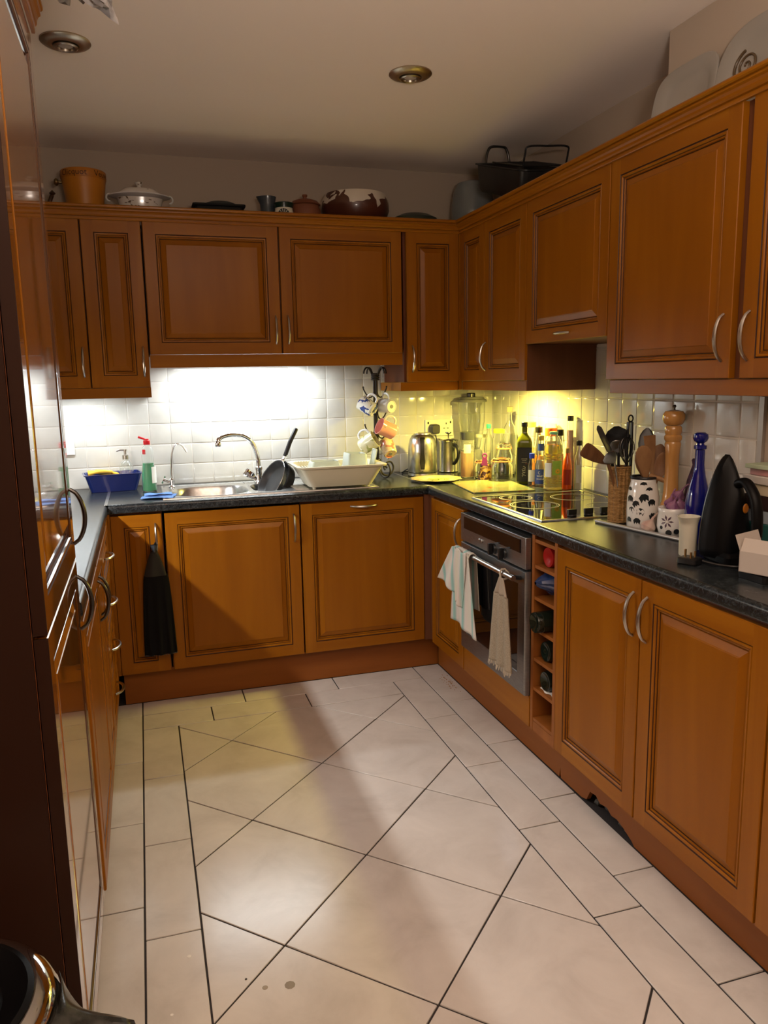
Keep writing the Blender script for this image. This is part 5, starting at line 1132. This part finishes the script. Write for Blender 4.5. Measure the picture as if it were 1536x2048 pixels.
for k, (rr_, z, m, lb) in enumerate([(.150, .0, colour('grey_stoneware', (.30, .28, .24), .3), 'pale grey plate at the bottom of the corner stack'), (.142, .022, colour('brown_stoneware', (.09, .07, .05), .3), 'brown rimmed plate in the middle of the corner stack'), (.128, .044, colour('grey_stoneware2', (.36, .34, .30), .3), 'grey plate on top of the corner stack')]):
    t = thing('stacked_plate', lb, 'plate', (1.690, 3.875, ZK+z), 0, 'plates stacked in the cabinet corner')
    MB().lathe([(0, .0), (rr_*.6, .0), (rr_*.66, .006), (rr_, .028), (rr_+.001, .031), (rr_*.98, .031), (rr_*.66, .0105), (0, .006)], 0, 48, cap0=False, cap1=False).build('plate_body', m, t)
t = thing('glass_bowl', 'large smoky glass bowl upturned on the plates in the corner', 'bowl', (1.700, 3.885, ZK+.076))
MB().lathe([(.112, 0), (.114, .004), (.108, .10), (.098, .165), (.080, .200), (.03, .215), (0, .216), (0, .211), (.03, .210), (.077, .196), (.094, .163), (.104, .10), (.109, .004)], 0, 44, cap0=False, cap1=False).build('bowl_body', mat('smoky_glass', (.30, .33, .33), .12, trans=.35), t)
# roasting tin, tilted
t = thing('roasting_tin', 'deep black roasting tin with upright handles tilted above the corner cabinet', 'roasting tin', (1.700, 3.350, 2.225), 0, None, (math.radians(17), math.radians(-4), 0))
MB().rings([boxring(.105, .215, .012, .03), boxring(.115, .228, .030, .035), boxring(.125, .240, .125, .04), boxring(.134, .250, .128, .04), boxring(.134, .250, .133, .04), boxring(.121, .236, .130, .04), boxring(.110, .222, .028, .03)]).build('tin_body', noisemat('black_enamel', [(.3, (.008, .008, .008)), (.7, (.02, .019, .018))], 12, .35, obj=True), t)
for s in (1,):
    MB().tube(smoothpts([(-.055, s*.243, .095), (-.060, s*.262, .135), (-.050, s*.270, .180), (-.030, s*.272, .200), (.030, s*.272, .200), (.050, s*.270, .180), (.060, s*.262, .135), (.055, s*.243, .095)], 5), .0062, 0, 10).build('handle', 'darkmetal' if s > 0 else 'black', t)
    for x in (-.055, .055):
        for z in (.085, .105): MB().lathe([(.0, -.004), (.005, 0), (0, .004)], 0, 10, (x, s*.243, z), cap0=False, cap1=False).build('rivet', 'nickel', t)
t = thing('wire_rack', 'black wire rack standing up inside the roasting tin', 'rack', (1.700, 3.350, 2.225), 0, None, (math.radians(17), math.radians(-4), 0))
for x in (-.10, .10): MB().tube([(x, -.20, .143), (x, .10, .143)], .004, 0, 8).build('side_wire', 'black', t)
for k in range(8): MB().tube([(-.10, -.19+k*.04, .143), (.10, -.19+k*.04, .143)], .0028, 0, 6).build('cross_wire', 'black', t)
MB().tube(smoothpts([(-.10, -.195, .143), (-.10, -.205, .19), (-.09, -.21, .218), (.0, -.212, .220), (.09, -.21, .218), (.10, -.205, .19), (.10, -.195, .143)], 5), .0042, 0, 8).build('rack_handle', 'black', t)
# two big platters leaning on the pier wall
def lean(label, y, hw, hh, e, m, spiral=False, rr_=.35):
    t = thing('serving_platter', label, 'platter', (1.622, y, ZK), 0, None, (0, math.radians(10), 0))
    n = 56
    def ring(k_, x):
        out = []
        for k in range(n):
            a = 2*PI*k/n; c_, s_ = math.cos(a), math.sin(a); q = (abs(c_)**e+abs(s_)**e)**(-1/e); out.append((x, hw*k_*q*c_, hh+hh*k_*q*s_))
        return out
    MB().rings([ring(.02, .012), ring(.62, .012), ring(.70, .008), ring(.97, -.004), ring(1, -.003), ring(1, .001), ring(.97, .003), ring(.72, .016), ring(.60, .019), ring(.02, .019)]).build('platter_body', m, t)
    if spiral:
        pts = []
        for k in range(60):
            a = k*.235; r = .004+.0021*k*.235*1.55; pts.append((.0095-.0, .045+r*math.cos(a), .135+r*math.sin(a)*.95))
        MB().tube(pts, lambda q: .0028+.0016*q, 0, 7, flat=.9).build('spiral_print', colour('spiral_brown', (.09, .055, .025), .4), t)
lean('plain grey-white square platter leaning on the wall at upper right', 2.168, .148, .118, 4, colour('grey_white_glaze', (.34, .32, .29), .25, coat=.4))
lean('grey-white oval platter with a brown spiral at the upper right corner', 1.870, .150, .126, 2.6, colour('grey_white_glaze2', (.32, .30, .27), .25, coat=.4), True)

# ------------------------------------------------------------------ left foreground
t = thing('plastic_bag', 'crumpled grey plastic bag drooping over the top of the tall cupboard', 'bag', (-.118, 1.80, 2.219))
def bagtop(u, v):
    a = 2*PI*u; b = PI*v; n = 1+.13*math.sin(5*a+3*b)+.09*math.sin(9*a-5*b)+.06*math.sin(17*a+11*b)
    x = .115*math.sin(b)*math.cos(a)*n; y = .13*math.sin(b)*math.sin(a)*n; z = .055*math.cos(b)*n+.05
    if x > .035: z -= (x-.035)*.75
    return (x, y, z+.014*math.sin(13*a)*math.sin(b))
MB().grid(bagtop, 48, 24).build('bag_body', noisemat('grey_polythene', [(.35, (.20, .19, .19)), (.65, (.42, .40, .39))], 30, .3, obj=True, bump=.6), t, ang=16)
MB().rings([boxring(.05, .07, 0, .01), boxring(.05, .07, .05, .01)]).build('dark_contents', 'blackmatt', t).location = (-.01, 0, .055)
t = thing('pedal_bin', 'round chrome bin with black lid at the bottom left corner', 'bin', (-.328, 1.035, .0012))
MB().lathe([(.150, 0), (.152, .01), (.152, .04)], 0, 48).build('base_ring', 'black', t)
MB().lathe([(.150, .04), (.158, .10), (.160, .50), (.160, .565)], 0, 56, cap0=False, cap1=False).build('bin_body', mat('polished_bin_steel', (.62, .60, .57), .16, 1), t)
MB().lathe([(.162, .560), (.167, .568), (.168, .590), (.160, .606), (.146, .616), (.135, .617)], 0, 56, cap0=False, cap1=False).build('chrome_rim', 'chrome', t)
MB().lathe([(.140, .600), (.136, .619), (.128, .622), (.110, .612), (.095, .605), (.093, .606), (.070, .612), (.0, .616)], 0, 56, cap0=False, cap1=False).build('lid', 'gloss_black', t)
def liner(u, v):
    a = -.75+1.05*u; k = math.exp(-((u-.52)/.26)**2); r = .169+.085*v*k+.012*v+.006*math.sin(13*u+6*v)*v
    return (r*math.cos(a), r*math.sin(a), .602-(.05+.05*(1-k))*v+.010*math.sin(9*u+3*v)*v+.006*math.sin(23*u)*v)
MB().grid(liner, 30, 10).build('bin_liner', noisemat('black_bin_bag', [(.4, (.012, .012, .010)), (.6, (.04, .04, .035))], 40, .25, obj=True), t, solid=.001, ang=18)

tag(MB().box((-.190, YC+.0005, ZB), (-.1605, YC+.018, CB-.001)).build('filler_panel', 'wood_v', bev=.0008), 'wooden corner strip left of the narrow back cabinet', 'panel')
tag(MB().box((1.5495, YU-.001, 1.369), (XU+.010, YU+.03, ZUT)).build('filler_panel', 'wood_v'), 'thin wooden strip in the inner corner between the wall cabinets', 'panel')
mb = MB()
for k in range(46):
    x, y = 1.312+random.gauss(0, .018), 3.28+random.gauss(0, .055); mb.T = Matrix.Translation((min(x, 1.345), y, .0014)) @ Matrix.Rotation(random.uniform(0, 6), 4, 'Z'); q = random.uniform(.001, .004)
    mb.box((-q, -.0009, -.0008), (q, .0009, .0008))
o = mb.build('crumbs', colour('crumb_brown', (.36, .17, .05), .9)); o['kind'] = 'stuff'; tag(o, 'scattered brown crumbs on the floor tile in front of the corner cabinet', 'crumbs')
for (x, y, q, c) in [(.248, 1.648, .013, (.30, .27, .23)), (.190, 1.659, .007, (.36, .32, .27)), (.023, 1.822, .006, (.80, .78, .75)), (-.026, 1.645, .004, (.8, .78, .75)), (.150, 1.700, .003, (.05, .04, .03))]:
    MB().lathe([(0, 0), (q, 0), (q*.9, .0006), (0, .0007)], 0, 9, (x, y, .0004)).build('floor_mark', mat('floor_mark', c, .7), fl)
